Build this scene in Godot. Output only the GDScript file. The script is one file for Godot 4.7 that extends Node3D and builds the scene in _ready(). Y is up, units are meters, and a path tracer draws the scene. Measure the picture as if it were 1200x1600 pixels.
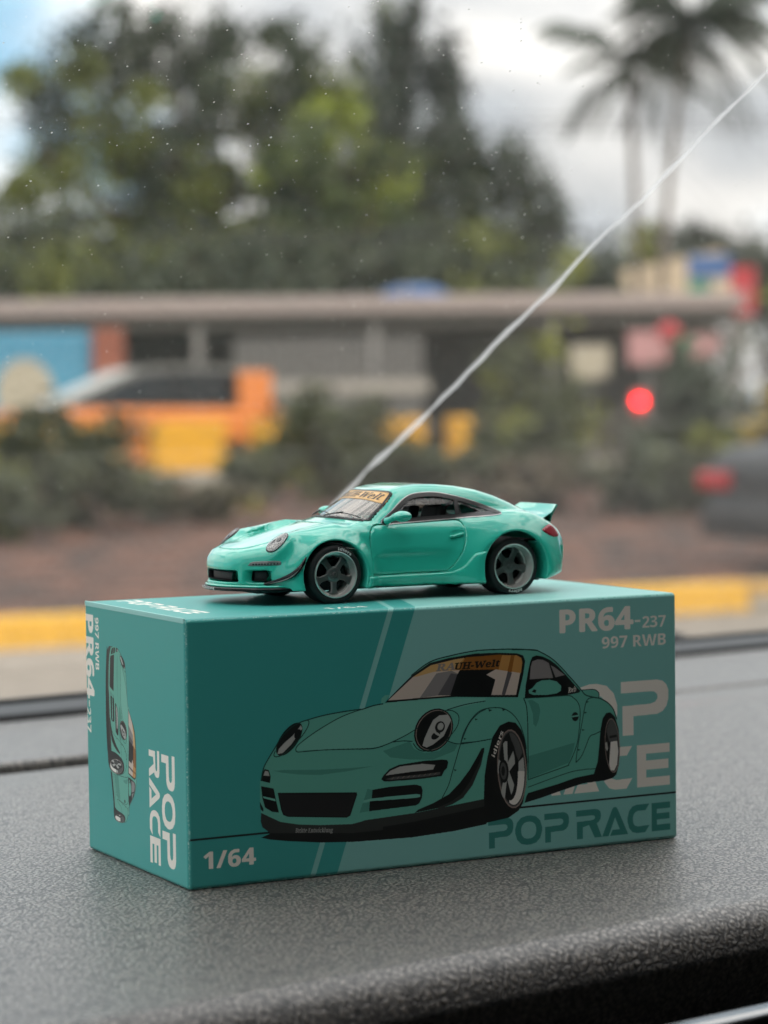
extends Node3D
# A die-cast toy car on its carton, on a car's dashboard behind a cracked windscreen; a street out of focus beyond.

const MM := 0.001
const BOX_W := 96.8
const BOX_D := 46.6
const BOX_H := 45.0
const YAW := 0.47717          # how the carton is turned on the dashboard
var M := {}                   # materials by name
var rng := RandomNumberGenerator.new()
var used_names := {}

# ---------------------------------------------------------------- naming
func numbered(called: String, parent: Node) -> String:
	var key := str(parent.get_instance_id()) + called
	var k: int = used_names.get(key, 0)
	used_names[key] = k + 1
	return called if k == 0 else "%s_%03d" % [called, k]

func put(called: String, mesh: Mesh, mat: Material, parent: Node = self) -> MeshInstance3D:
	var o := MeshInstance3D.new()
	o.name = numbered(called, parent)
	o.mesh = mesh
	o.material_override = mat
	parent.add_child(o, true)
	return o

func tag(o: Node, label: String, category: String, group := "", kind := "") -> void:
	if label: o.set_meta("label", label)
	if category: o.set_meta("category", category)
	if group: o.set_meta("group", group)
	if kind: o.set_meta("kind", kind)

func thing(called: String, label: String, category: String, at := Vector3.ZERO, turn := 0.0, group := "") -> Node3D:
	var o := Node3D.new()
	o.name = numbered(called, self)
	add_child(o, true)
	o.position = at
	o.rotation.y = turn
	tag(o, label, category, group)
	return o

func node(called: String, parent: Node) -> Node3D:
	var o := Node3D.new()
	o.name = numbered(called, parent)
	parent.add_child(o, true)
	return o

func structure(called: String, mesh: Mesh, mat: Material) -> MeshInstance3D:
	var o := put(called, mesh, mat)
	o.set_meta("kind", "structure")
	return o

# ---------------------------------------------------------------- mesh buffer
class MB:
	var v := PackedVector3Array()
	var n := PackedVector3Array()
	var uv := PackedVector2Array()
	var c := PackedColorArray()
	var i := PackedInt32Array()

	func tri(a: int, b: int, d: int) -> void:
		i.append(a); i.append(b); i.append(d)

	func quad(a: int, b: int, d: int, e: int) -> void:
		tri(a, b, d); tri(a, d, e)

	func add(p: Vector3, nn: Vector3) -> int:
		v.append(p); n.append(nn)
		return v.size() - 1

	func face(pts: Array) -> void:      # a flat convex face with a normal of its own
		var nn: Vector3 = (pts[2] - pts[0]).cross(pts[1] - pts[0]).normalized()
		var f := v.size()
		for p in pts: add(p, nn)
		for k in range(1, pts.size() - 1): tri(f, f + k, f + k + 1)

	func merge(o: MB, t := Transform3D()) -> void:
		var f := v.size()
		var nb := t.basis.inverse().transposed()
		for k in o.v.size():
			v.append(t * o.v[k])
			n.append((nb * o.n[k]).normalized())
		for k in o.i: i.append(f + k)
		if o.uv.size(): uv.append_array(o.uv)
		if o.c.size(): c.append_array(o.c)

	func mirrored() -> MB:              # across z = 0
		var o := MB.new()
		for k in v.size():
			o.v.append(v[k] * Vector3(1, 1, -1))
			o.n.append(n[k] * Vector3(1, 1, -1))
		o.i = i.duplicate(); o.uv = uv.duplicate(); o.c = c.duplicate()
		return o

	func done(scale := 1.0) -> ArrayMesh:
		var w := PackedVector3Array()
		w.resize(v.size())
		for k in v.size(): w[k] = v[k] * scale
		for k in range(0, i.size(), 3):  # front faces run clockwise seen from the side of their normals
			var a := v[i[k]]
			if (v[i[k + 1]] - a).cross(v[i[k + 2]] - a).dot(n[i[k]] + n[i[k + 1]] + n[i[k + 2]]) > 0.0:
				var s := i[k + 1]
				i[k + 1] = i[k + 2]
				i[k + 2] = s
		var arr := []
		arr.resize(Mesh.ARRAY_MAX)
		arr[Mesh.ARRAY_VERTEX] = w
		arr[Mesh.ARRAY_NORMAL] = n
		if uv.size() == v.size(): arr[Mesh.ARRAY_TEX_UV] = uv
		if c.size() == v.size(): arr[Mesh.ARRAY_COLOR] = c
		arr[Mesh.ARRAY_INDEX] = i
		var m := ArrayMesh.new()
		m.add_surface_from_arrays(Mesh.PRIMITIVE_TRIANGLES, arr)
		return m

func xf(at: Vector3, turn := Vector3.ZERO, size := Vector3.ONE) -> Transform3D:
	return Transform3D(Basis.from_euler(turn).scaled_local(size), at)

# a box with rounded edges
func rbox(a: Vector3, b: Vector3, r: float, steps := 2) -> MB:
	var o := MB.new()
	var mid := (a + b) * 0.5
	var half := (b - a) * 0.5
	r = minf(r, minf(half.x, minf(half.y, half.z)) * 0.98)
	for axis in 3:
		for s in [-1.0, 1.0]:
			var u := (axis + 1) % 3
			var w := (axis + 2) % 3
			var cu := edge_steps(half[u], r, steps)
			var cw := edge_steps(half[w], r, steps)
			var f := o.v.size()
			for x in cu:
				for y in cw:
					var p := Vector3.ZERO
					p[axis] = s * half[axis]; p[u] = x; p[w] = y
					var q := p.clamp(-half + Vector3.ONE * r, half - Vector3.ONE * r)
					var nn := (p - q).normalized()
					o.add(mid + q + nn * r, nn)
			var m: int = cw.size()
			for x in cu.size() - 1:
				for y in m - 1:
					o.quad(f + x * m + y, f + x * m + y + 1, f + (x + 1) * m + y + 1, f + (x + 1) * m + y)
	return o

func edge_steps(h: float, r: float, steps: int) -> Array:
	var out := []
	for k in steps + 1: out.append(-h + r * tan(PI / 4 * k / steps))
	for k in steps + 1: out.append(h - r * tan(PI / 4 * (steps - k) / steps))
	return out

# a round tube through points; radii may vary
func tube(pts: Array, radius, sides := 8, capped := true) -> MB:
	var o := MB.new()
	var last := Vector3.ZERO
	for k in pts.size():
		var p: Vector3 = pts[k]
		var d: Vector3 = (pts[mini(k + 1, pts.size() - 1)] - pts[maxi(k - 1, 0)]).normalized()
		var e := (last - d * last.dot(d)) if last != Vector3.ZERO else d.cross(Vector3.UP if absf(d.y) < 0.9 else Vector3.RIGHT)
		e = e.normalized()
		last = e
		var g := d.cross(e)
		var r: float = radius[k] if radius is Array else radius
		for s in sides:
			var a := TAU * s / sides
			var nn := e * cos(a) + g * sin(a)
			o.add(p + nn * r, nn)
	for k in pts.size() - 1:
		for s in sides:
			var t := (s + 1) % sides
			o.quad(k * sides + s, k * sides + t, (k + 1) * sides + t, (k + 1) * sides + s)
	if capped:
		for k in [0, pts.size() - 1]:
			var nn: Vector3 = (pts[0] - pts[1] if k == 0 else pts[k] - pts[k - 1]).normalized()
			var f := o.v.size()
			o.add(pts[k], nn)
			for s in sides: o.add(o.v[k * sides + s], nn)
			for s in sides: o.tri(f, f + 1 + s, f + 1 + (s + 1) % sides)
	return o

# a profile of (radius, height) turned about the y axis
func lathe(prof: Array, seg := 32, crease := 0.7) -> MB:
	var o := MB.new()
	var m := prof.size() - 1
	var en := []
	for k in m:
		var d: Vector2 = (prof[k + 1] - prof[k]).normalized()
		en.append(Vector2(d.y, -d.x))
	for k in m:
		for e in 2:
			var nn: Vector2 = en[k]
			var other := k - 1 if e == 0 else k + 1
			if other >= 0 and other < m and nn.dot(en[other]) > crease: nn = (nn + en[other]).normalized()
			for s in seg:
				var a := TAU * s / seg
				var p: Vector2 = prof[k + e]
				o.add(Vector3(p.x * cos(a), p.y, p.x * sin(a)), Vector3(nn.x * cos(a), nn.y, nn.x * sin(a)))
		var f := k * 2 * seg
		for s in seg:
			var t := (s + 1) % seg
			o.quad(f + s, f + t, f + seg + t, f + seg + s)
	return o

# a polygon in x and y given depth along z, its front and back edges chamfered
func prism(poly: PackedVector2Array, z0: float, z1: float, bevel := 0.0) -> MB:
	var o := MB.new()
	if Geometry2D.is_polygon_clockwise(poly): poly.reverse()
	var m := poly.size()
	var inner := PackedVector2Array()
	var out := PackedVector2Array()
	for k in m:
		var d0 := (poly[k] - poly[(k + m - 1) % m]).normalized()
		var d1 := (poly[(k + 1) % m] - poly[k]).normalized()
		var w := (Vector2(d0.y, -d0.x) + Vector2(d1.y, -d1.x)).normalized()
		out.append(w)
		inner.append(poly[k] - w * bevel / maxf(0.5, w.dot(Vector2(d0.y, -d0.x))))
	var tr := Geometry2D.triangulate_polygon(inner)
	for s in [[z0, z0 + bevel, -1.0], [z1, z1 - bevel, 1.0]]:
		var f := o.v.size()
		for p in inner: o.add(Vector3(p.x, p.y, s[0]), Vector3(0, 0, s[2]))
		for k in range(0, tr.size(), 3): o.tri(f + tr[k], f + tr[k + 1], f + tr[k + 2])
		if bevel > 0.0:
			for k in m:
				var a := inner[k]; var b := inner[(k + 1) % m]; var c2 := poly[(k + 1) % m]; var e := poly[k]
				var w := (out[k] + out[(k + 1) % m]).normalized()
				var nn := Vector3(w.x, w.y, s[2]).normalized()
				f = o.v.size()
				o.add(Vector3(a.x, a.y, s[0]), nn); o.add(Vector3(b.x, b.y, s[0]), nn); o.add(Vector3(c2.x, c2.y, s[1]), nn); o.add(Vector3(e.x, e.y, s[1]), nn)
				o.quad(f, f + 1, f + 2, f + 3)
	for k in m:
		var a := poly[k]; var b := poly[(k + 1) % m]
		var d := (b - a).normalized()
		var nn := Vector3(d.y, -d.x, 0)
		var f := o.v.size()
		o.add(Vector3(a.x, a.y, z0 + bevel), nn); o.add(Vector3(b.x, b.y, z0 + bevel), nn); o.add(Vector3(b.x, b.y, z1 - bevel), nn); o.add(Vector3(a.x, a.y, z1 - bevel), nn)
		o.quad(f, f + 1, f + 2, f + 3)
	return o

func ball(r: Vector3, seg := 16, rings := 10) -> MB:
	var prof := []
	for k in rings + 1:
		var a := -PI / 2 + PI * k / rings
		prof.append(Vector2(maxf(cos(a), 0.001), sin(a)))
	var o := MB.new()
	o.merge(lathe(prof, seg, -1.0), Transform3D(Basis.from_scale(r), Vector3.ZERO))
	return o

# a sheet of (rows x columns) points, with smooth normals
func sheet(pts: Array, uvs := []) -> MB:
	var o := MB.new()
	var rows := pts.size()
	var cols: int = pts[0].size()
	for r in rows:
		for k in cols:
			var du: Vector3 = pts[r][mini(k + 1, cols - 1)] - pts[r][maxi(k - 1, 0)]
			var dv: Vector3 = pts[mini(r + 1, rows - 1)][k] - pts[maxi(r - 1, 0)][k]
			o.add(pts[r][k], dv.cross(du).normalized())
			if uvs: o.uv.append(uvs[r][k])
	for r in rows - 1:
		for k in cols - 1:
			o.quad(r * cols + k, r * cols + k + 1, (r + 1) * cols + k + 1, (r + 1) * cols + k)
	return o

func P(a: Array) -> PackedVector2Array:      # x, y, x, y ...
	var o := PackedVector2Array()
	for k in range(0, a.size(), 2): o.append(Vector2(a[k], a[k + 1]))
	return o

func smooth_poly(p: PackedVector2Array, closed := true, steps := 4) -> PackedVector2Array:   # Catmull-Rom
	var o := PackedVector2Array()
	var m := p.size()
	var e := m if closed else m - 1
	for k in e:
		var a := p[(k + m - 1) % m] if closed else p[maxi(k - 1, 0)]
		var b := p[k]
		var c := p[(k + 1) % m]
		var d := p[(k + 2) % m] if closed else p[mini(k + 2, m - 1)]
		for s in steps: o.append(b.cubic_interpolate(c, a, d, float(s) / steps))
	if not closed: o.append(p[m - 1])
	return o

# ---------------------------------------------------------------- materials
func mat(called: String, srgb: Color, rough := 0.6, metal := 0.0) -> StandardMaterial3D:
	var m := StandardMaterial3D.new()
	m.resource_name = called
	m.albedo_color = srgb
	m.roughness = rough
	m.metallic = metal
	M[called] = m
	return m

func noise(seed_: int, freq: float, octaves := 4, kind := FastNoiseLite.TYPE_SIMPLEX_SMOOTH) -> FastNoiseLite:
	var n := FastNoiseLite.new()
	n.seed = seed_
	n.frequency = freq
	n.noise_type = kind
	n.fractal_octaves = octaves
	return n

func noise_tex(n: FastNoiseLite, size := 512, ramp: Gradient = null) -> NoiseTexture2D:
	var t := NoiseTexture2D.new()
	t.width = size; t.height = size
	t.seamless = true
	t.noise = n
	t.color_ramp = ramp
	return t

func ramp(cols: Array) -> Gradient:      # offset, colour, offset, colour ...
	var g := Gradient.new()
	g.offsets = PackedFloat32Array()
	g.colors = PackedColorArray()
	var off := PackedFloat32Array()
	var col := PackedColorArray()
	for k in range(0, cols.size(), 2):
		off.append(cols[k]); col.append(cols[k + 1])
	g.offsets = off
	g.colors = col
	return g

func c8(r: int, g: int, b: int, a := 255) -> Color: return Color8(r, g, b, a)

func _ready() -> void:
	setup()
	fonts()
	car_materials()
	make_cabin()
	make_street()
	make_carton()
	make_car()
# ---------------------------------------------------------------- camera, sky, sun
func setup() -> void:
	var cam := Camera3D.new()
	cam.name = "camera"
	add_child(cam)
	cam.transform = Transform3D(Basis(Vector3(0.99992, -0.012637, 0.000542), Vector3(0.012648, 0.999, -0.042884), Vector3(0, 0.042887, 0.99908)), Vector3(0.032987, 0.079809, 0.408895))
	cam.near = 0.02
	cam.far = 600.0
	var at := CameraAttributesPhysical.new()
	at.frustum_near = 0.02
	at.frustum_far = 600.0
	at.frustum_focal_length = 58.5
	at.frustum_focus_distance = 0.43
	at.exposure_aperture = 15.5
	cam.attributes = at
	cam.fov = 23.18
	cam.current = true

	var e := Environment.new()
	e.background_mode = Environment.BG_SKY
	e.sky = Sky.new()
	var sm := PanoramaSkyMaterial.new()
	sm.panorama = sky_picture()
	e.sky.sky_material = sm
	e.sky_rotation = Vector3(0, 0.05, 0)
	e.background_energy_multiplier = 1.0
	e.tonemap_mode = Environment.TONE_MAPPER_LINEAR
	e.tonemap_exposure = 1.75
	e.sdfgi_enabled = true
	e.ssao_enabled = true
	e.ssil_enabled = true
	var we := WorldEnvironment.new()
	we.name = "environment"
	we.environment = e
	add_child(we)

	var sun := DirectionalLight3D.new()
	sun.name = "sun"
	sun.light_color = Color(1.0, 0.95, 0.86)
	sun.light_energy = 0.5
	sun.light_angular_distance = 0.5
	sun.shadow_enabled = true
	add_child(sun)
	sun.look_at_from_position(Vector3(6.4, 5.6, 8.2), Vector3.ZERO)     # behind the seats; the roof keeps it off the dashboard

# broken cloud with blue between
func sky_picture() -> ImageTexture:
	var w := 1024
	var h := 512
	var im := Image.create_empty(w, h, false, Image.FORMAT_RGBF)
	var big := noise(11, 1.0, 5)
	var fine := noise(5, 3.4, 4)
	for y in h:
		var el := (0.5 - (y + 0.5) / h) * PI
		var up := maxf(sin(el), 0.0)
		for x in w:
			var az := (x + 0.5) / w * TAU
			var d := Vector3(sin(az) * cos(el), sin(el), cos(az) * cos(el))
			var flat := Vector3(d.x, d.y * 2.6, d.z)
			var n := big.get_noise_3dv(flat * 1.7) * 0.75 + fine.get_noise_3dv(flat * 1.6) * 0.35
			var cover := smoothstep(-0.2, 0.08, n)
			var blue := Color(0.29, 0.365, 0.45).lerp(Color(0.25, 0.5, 0.68), pow(1.0 - up, 3.0))
			var shade := smoothstep(-0.08, 0.34, n)
			var cloud := Color(0.6, 0.575, 0.535).lerp(Color(0.235, 0.25, 0.265), shade)
			im.set_pixel(x, y, blue.lerp(cloud * (1.0 + 4.2 * up), cover))
	return ImageTexture.create_from_image(im)

# ---------------------------------------------------------------- the car that the camera sits in
# local axes: x across the car to its right, z back towards the seats, y up from the dashboard's top
var cabin_basis := Basis(Vector3.UP, 0.6435)
const CABIN_AT := Vector3(0, 0, -0.318)

func in_cabin(called: String, label: String, category: String) -> Node3D:
	var o := thing(called, label, category, CABIN_AT, 0.6435)
	return o

func leather() -> StandardMaterial3D:
	var n := noise(3, 0.032, 2, FastNoiseLite.TYPE_CELLULAR)
	n.cellular_return_type = FastNoiseLite.RETURN_DISTANCE2_SUB
	n.cellular_jitter = 1.0
	n.domain_warp_enabled = true
	n.domain_warp_amplitude = 18.0
	n.domain_warp_frequency = 0.02
	M.grain_tex = noise_tex(n, 1024, ramp([0.0, Color(0, 0, 0), 0.28, Color(0.62, 0.62, 0.62), 0.7, Color.WHITE]))
	var m := mat("leather", c8(148, 138, 127), 0.28)
	m.uv1_triplanar = true
	m.uv1_scale = Vector3.ONE / 0.037
	m.heightmap_enabled = true
	m.heightmap_texture = M.grain_tex
	m.heightmap_scale = 0.06
	m.clearcoat_enabled = true
	m.clearcoat = 0.9
	m.clearcoat_roughness = 0.42
	m.metallic_specular = 1.0
	var worn := noise_tex(n, 1024, ramp([0.0, Color(0.95, 0.95, 0.95), 0.2, Color(0.7, 0.7, 0.7), 0.45, Color(0.3, 0.3, 0.3), 0.75, Color(0.2, 0.2, 0.2)]))
	m.roughness = 1.0
	m.roughness_texture = worn
	m.albedo_texture = noise_tex(n, 1024, ramp([0.0, Color(0.08, 0.08, 0.08), 0.16, Color(0.3, 0.3, 0.3), 0.4, Color(0.9, 0.9, 0.9), 0.7, Color.WHITE]))
	return m

func make_cabin() -> void:
	leather()
	var plastic := mat("dark_plastic", c8(20, 20, 22), 0.35)
	mat("trim_black", c8(12, 12, 13), 0.5)
	mat("lining", c8(40, 39, 37), 0.9)
	mat("cloth", c8(26, 25, 25), 0.95)
	var tint := mat("tinted_pane", Color(0.02, 0.02, 0.02, 0.6), 0.0)
	tint.transparency = BaseMaterial3D.TRANSPARENCY_ALPHA
	# dashboard pad: a sheet along the car's width, its rear edge rolled over
	var dash := in_cabin("dashboard", "black grained dashboard that the carton stands on", "dashboard")
	var prof := []
	for k in 14: prof.append(Vector2(0.089 + 0.046 * k / 13.0, 0.0))
	for k in 30: prof.append(Vector2(0.14 + 0.176 * k / 29.0, 0.0))
	for k in range(1, 13):
		var a := PI / 2 * k / 12.0
		prof.append(Vector2(0.318 + 0.007 * sin(a), -0.007 + 0.007 * cos(a)))
	prof.append(Vector2(0.321, -0.013)); prof.append(Vector2(0.302, -0.04)); prof.append(Vector2(0.3, -0.5))
	for k in prof.size():       # the pad falls away gently towards the glass
		if prof[k].x < 0.135: prof[k].y -= 0.0045 * pow((0.135 - prof[k].x) / 0.046, 1.3)
	var rows := []
	for q in prof:
		var row := []
		for j in 41: row.append(Vector3(-0.76 + 1.52 * j / 40.0, q.y, q.x))
		rows.append(row)
	put("pad", sheet(rows).done(), M.leather, dash)
	# the strip between the pad and the glass, with a joint on the near side
	put("glass_side_strip", rbox(Vector3(-0.76, -0.03, 0.009), Vector3(0.76, -0.0035, 0.078), 0.0015, 3).done(), M.leather, dash)
	put("joint_filler", rbox(Vector3(-0.012, -0.03, 0.0775), Vector3(0.76, -0.0042, 0.093), 0.0012, 3).done(), M.leather, dash)
	put("glass_seal", rbox(Vector3(-0.78, -0.035, -0.02), Vector3(0.78, -0.0025, 0.0045), 0.001).done(), M.trim_black, dash)
	put("lower_panel", rbox(Vector3(-0.76, -0.3, 0.318), Vector3(0.76, -0.075, 0.338), 0.004).done(), M.trim_black, dash)
	put("trim_panel", rbox(Vector3(-0.76, -0.12, 0.339), Vector3(0.76, -0.0125, 0.362), 0.004, 3).done(), M.dark_plastic, dash)
	put("chrome_strip", rbox(Vector3(-0.76, -0.016, 0.3425), Vector3(0.76, -0.0085, 0.3485), 0.002, 3).done(), M.chrome, dash)
	# windscreen with its crack
	var glass := in_cabin("windscreen", "raked windscreen with dust, wiper streaks and one long crack", "windscreen")
	var g := mat("pane", Color(0.9, 0.95, 0.93, 0.04), 0.0)
	g.transparency = BaseMaterial3D.TRANSPARENCY_ALPHA
	var s := Vector3(0, 0.5, 0.866)
	var up := Vector3(0, 0.866, -0.5)
	var pane := MB.new()
	pane.face([Vector3(-0.74, 0, 0), Vector3(0.74, 0, 0), Vector3(0.66, 0.45, 0.779), Vector3(-0.66, 0.45, 0.779)])
	put("pane", pane.done(), g, glass)
	put("frit_band", rbox(Vector3(-0.74, 0.0, -0.001), Vector3(0.74, 0.0014, 0.0014), 0.0003).done(), M.trim_black, glass)
	var sb := MB.new()
	for q in [[0.435, 0.9]]: sb.face([Vector3(-0.73, 0, 0) + s * q[0] - up * 0.001, Vector3(0.73, 0, 0) + s * q[0] - up * 0.001, Vector3(0.66, 0, 0) + s * q[1] - up * 0.001, Vector3(-0.66, 0, 0) + s * q[1] - up * 0.001])
	put("added_light_block", sb.done(), M.trim_black, glass)  # unseen opaque sheet added on the upper glass to cut light on the carton
	var pts := []
	var rad := []
	var nz := noise(21, 9.0, 3)
	for k in 61:
		var t := k / 60.0
		var d := lerpf(0.07, 0.42, t)
		pts.append(Vector3(-0.0462 - 0.031 * (d - 0.12) + 0.0017 * nz.get_noise_1d(d * 2.2) + 0.0005 * nz.get_noise_1d(d * 22.0), 0, 0) + s * d - up * 0.0004)
		rad.append(lerpf(0.00085, 0.00016, sqrt(t)) * (1.0 + 1.1 * nz.get_noise_1d(d * 31.0 + 4.0)))
	var cm := mat("fracture", Color(0.86, 0.87, 0.88, 0.36), 0.5)
	cm.transparency = BaseMaterial3D.TRANSPARENCY_ALPHA
	cm.backlight_enabled = true
	cm.backlight = Color(1.3, 1.3, 1.3)
	put("crack", tube(pts, rad, 6).done(), cm, glass)
	# dust: small specks on the inside
	var dust := MB.new()
	rng.seed = 77
	for k in 12000:
		var d := 0.1 + 0.3 * sqrt(rng.randf())
		var x := rng.randf_range(-0.34, 0.12)
		var c := Vector3(x, 0, 0) + s * d - up * 0.0005
		var r := 0.00006 + 0.0002 * pow(rng.randf(), 6.0)
		var turn := rng.randf() * TAU
		var f := dust.v.size()
		for j in 5:
			var w := turn + TAU * j / 5
			dust.add(c + (Vector3.RIGHT * cos(w) + s * sin(w)) * r * rng.randf_range(0.6, 1.2), -up)
		for j in range(1, 4): dust.tri(f, f + j, f + j + 1)
	var dm := mat("dust", c8(190, 186, 178), 0.9)
	dm.backlight_enabled = true
	dm.backlight = Color(0.8, 0.8, 0.78)
	var du := put("dust", dust.done(), dm, glass)
	du.set_meta("kind", "stuff")
	# a film of dirt with the arcs of a wiper
	var fm := mat("film", Color(0.66, 0.66, 0.65, 0.22), 0.9)
	fm.transparency = BaseMaterial3D.TRANSPARENCY_ALPHA
	var im := Image.create_empty(512, 512, false, Image.FORMAT_RGBA8)
	var n1 := noise(31, 0.006, 4)
	var n2 := noise(32, 0.11, 3)
	for y in 512:
		for x in 512:
			var r := Vector2(x + 260, y - 900).length()
			var streak := n2.get_noise_2d(r * 1.1, atan2(y - 900, x + 260) * 60.0)
			var a := 0.04 + 0.3 * n1.get_noise_2d(x, y) + 0.3 * maxf(0.0, streak) + 0.5 * smoothstep(0.25, 0.6, n1.get_noise_2d(x * 3.0 + 900.0, y * 3.0)) * clampf(1.0 - x / 400.0, 0.2, 1.0)
			im.set_pixel(x, y, Color(1, 1, 1, clampf(a, 0.0, 1.0)))
	fm.albedo_texture = ImageTexture.create_from_image(im)
	var film := MB.new()
	film.face([Vector3(-0.4, 0, 0) + s * 0.02 - up * 0.0002, Vector3(0.3, 0, 0) + s * 0.02 - up * 0.0002, Vector3(0.3, 0, 0) + s * 0.5 - up * 0.0002, Vector3(-0.4, 0, 0) + s * 0.5 - up * 0.0002])
	film.uv = PackedVector2Array([Vector2(0, 1), Vector2(1, 1), Vector2(1, 0), Vector2(0, 0)])
	put("dirt_film", film.done(), fm, glass)
	# wiper and cowl outside the glass
	var wiper := in_cabin("wiper", "black wiper arm parked at the foot of the windscreen", "wiper")
	var arm := []
	for k in 9:
		var t := k / 8.0
		arm.append(Vector3(lerpf(0.03, 0.52, t), -0.02 + 0.003 * sin(t * PI), -0.05 - 0.012 * t))
	put("blade", tube(arm, 0.004, 8).done(), M.trim_black, wiper)
	put("arm", tube([Vector3(0.1, -0.008, -0.05), Vector3(0.17, -0.005, -0.052), Vector3(0.2, -0.006, -0.055), Vector3(0.23, -0.014, -0.062), Vector3(0.34, -0.024, -0.08)], [0.006, 0.007, 0.007, 0.006, 0.008], 10).done(), M.trim_black, wiper)
	var cowl := in_cabin("cowl", "black plastic cowl below the windscreen", "car cowl")
	put("cowl_panel", rbox(Vector3(-0.76, -0.07, -0.2), Vector3(0.76, -0.03, -0.022), 0.01).done(), M.trim_black, cowl)
	# roof, doors, seats, floor: the dark cabin round the camera
	var cabin := in_cabin("car_cabin", "dark car interior with grey roof lining, doors and cloth front seats", "car interior")
	put("roof_panel", rbox(Vector3(-0.72, 0.45, 0.76), Vector3(0.72, 0.5, 2.7), 0.02).done(), M.lining, cabin)
	put("sun_visor", rbox(Vector3(-0.6, 0.425, 0.8), Vector3(-0.1, 0.44, 0.98), 0.006).done(), M.lining, cabin)
	put("sun_visor", rbox(Vector3(0.1, 0.425, 0.8), Vector3(0.6, 0.44, 0.98), 0.006).done(), M.lining, cabin)
	put("rear_panel", rbox(Vector3(-0.72, -0.9, 2.65), Vector3(0.72, 0.5, 2.72), 0.02).done(), M.cloth, cabin)
	put("bulkhead", rbox(Vector3(-0.76, -0.9, -0.02), Vector3(0.76, -0.036, 0.0), 0.004).done(), M.cloth, cabin)
	put("floor_panel", rbox(Vector3(-0.76, -0.95, -0.1), Vector3(0.76, -0.9, 2.7), 0.01).done(), M.cloth, cabin)
	for sx in [-1.0, 1.0]:
		var door := put("door_panel", rbox(Vector3(0.75 * sx - 0.03, -0.9, 0.0), Vector3(0.75 * sx + 0.03, 0.02, 2.7), 0.01).done(), M.cloth, cabin)
		put("pillar_or_light_block", tube([Vector3(0.74 * sx, 0.0, 0.0), Vector3(0.7 * sx, 0.47, 0.8)], 0.035, 10).done(), M.lining, door)
		put("pillar_or_light_block", rbox(Vector3(0.74 * sx - 0.03, 0.02, 0.56), Vector3(0.74 * sx + 0.03, 0.48, 2.7), 0.01).done(), M.lining, door)  # long blank panel, added to keep side light off the carton's front
		put("window_pane", rbox(Vector3(0.74 * sx - 0.002, 0.0, 0.0), Vector3(0.74 * sx + 0.002, 0.47, 0.58), 0.0005).done(), M.tinted_pane if sx > 0 else M.pane, door)  # right pane darkened to dim the cabin, left one kept clear
		put("seat_cushion", rbox(Vector3(0.38 * sx - 0.26, -0.6, 0.85), Vector3(0.38 * sx + 0.26, -0.42, 1.4), 0.06).done(), M.cloth, cabin)
		put("backrest", rbox(Vector3(0.38 * sx - 0.26, -0.5, 1.3), Vector3(0.38 * sx + 0.26, 0.2, 1.46), 0.06).done(), M.cloth, cabin)
		put("headrest", rbox(Vector3(0.38 * sx - 0.13, 0.22, 1.34), Vector3(0.38 * sx + 0.13, 0.4, 1.44), 0.04).done(), M.cloth, cabin)
# ---------------------------------------------------------------- the street outside
const ROAD := -1.15
const STREET_TURN := 0.424          # how the kerb runs: local x along it, -z away from us

func street(called: String, label: String, category: String, along: float, away: float, y := ROAD, group := "") -> Node3D:
	var b := Basis(Vector3.UP, STREET_TURN)
	return thing(called, label, category, Vector3(0.033, y, 0.409) + b * Vector3(along, 0, -away), STREET_TURN, group)

func flat_sheet(called: String, x0: float, x1: float, z0: float, z1: float, y: float, m: Material, turn := STREET_TURN) -> void:
	var b := MB.new()
	b.face([Vector3(x0, 0, z0), Vector3(x1, 0, z0), Vector3(x1, 0, z1), Vector3(x0, 0, z1)])
	var o := structure(called, b.done(), m)
	o.transform = Transform3D(Basis(Vector3.UP, turn), Vector3(0.033, y, 0.409))

func ground_mat(called: String, a: Color, b: Color, scale: float, seed_: int, rough := 0.95) -> StandardMaterial3D:
	var m := mat(called, Color.WHITE, rough)
	m.albedo_texture = noise_tex(noise(seed_, 0.02, 5), 512, ramp([0.25, a, 0.75, b]))
	m.uv1_triplanar = true
	m.uv1_world_triplanar = true
	m.uv1_scale = Vector3.ONE / scale
	return m

# leaves: clumps of small diamonds in an ellipsoid; green is linear, varied clump by clump
func crown(radii: Vector3, clumps: int, each: int, leaf: float, green: Color, seed_: int, bright := 0.3, spread := 0.24, full := 0.55) -> MB:
	var o := MB.new()
	rng.seed = seed_
	for k in clumps:
		var d := Vector3(rng.randfn(), rng.randfn(), rng.randfn()).normalized()
		var c := d * radii * pow(rng.randf(), full) * 0.92
		var s := radii * spread * rng.randf_range(0.6, 1.3)
		var tone := green * rng.randf_range(0.6, 1.25)
		if rng.randf() < bright: tone = Color(green.r * 2.8 + 0.03, green.g * 2.7 + 0.02, green.b * 0.8)  # some clumps get a yellower, paler tone: sunlight put into the leaf colour
		for j in each:
			var p := c + Vector3(rng.randfn(), rng.randfn(), rng.randfn()) * s * 0.55
			var e := Vector3(rng.randfn(), rng.randfn(), rng.randfn()).normalized()
			var g := e.cross(Vector3(rng.randfn(), rng.randfn(), rng.randfn())).normalized()
			var l := leaf * rng.randf_range(0.6, 1.3)
			var nn := e.cross(g)
			var t := tone * rng.randf_range(0.8, 1.2)
			t.a = 1.0
			var f := o.v.size()
			for q in [e * l, g * l * 0.45, -e * l, -g * l * 0.45]:
				o.add(p + q, nn)
				o.c.append(t)
			o.quad(f, f + 1, f + 2, f + 3)
	return o

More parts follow.
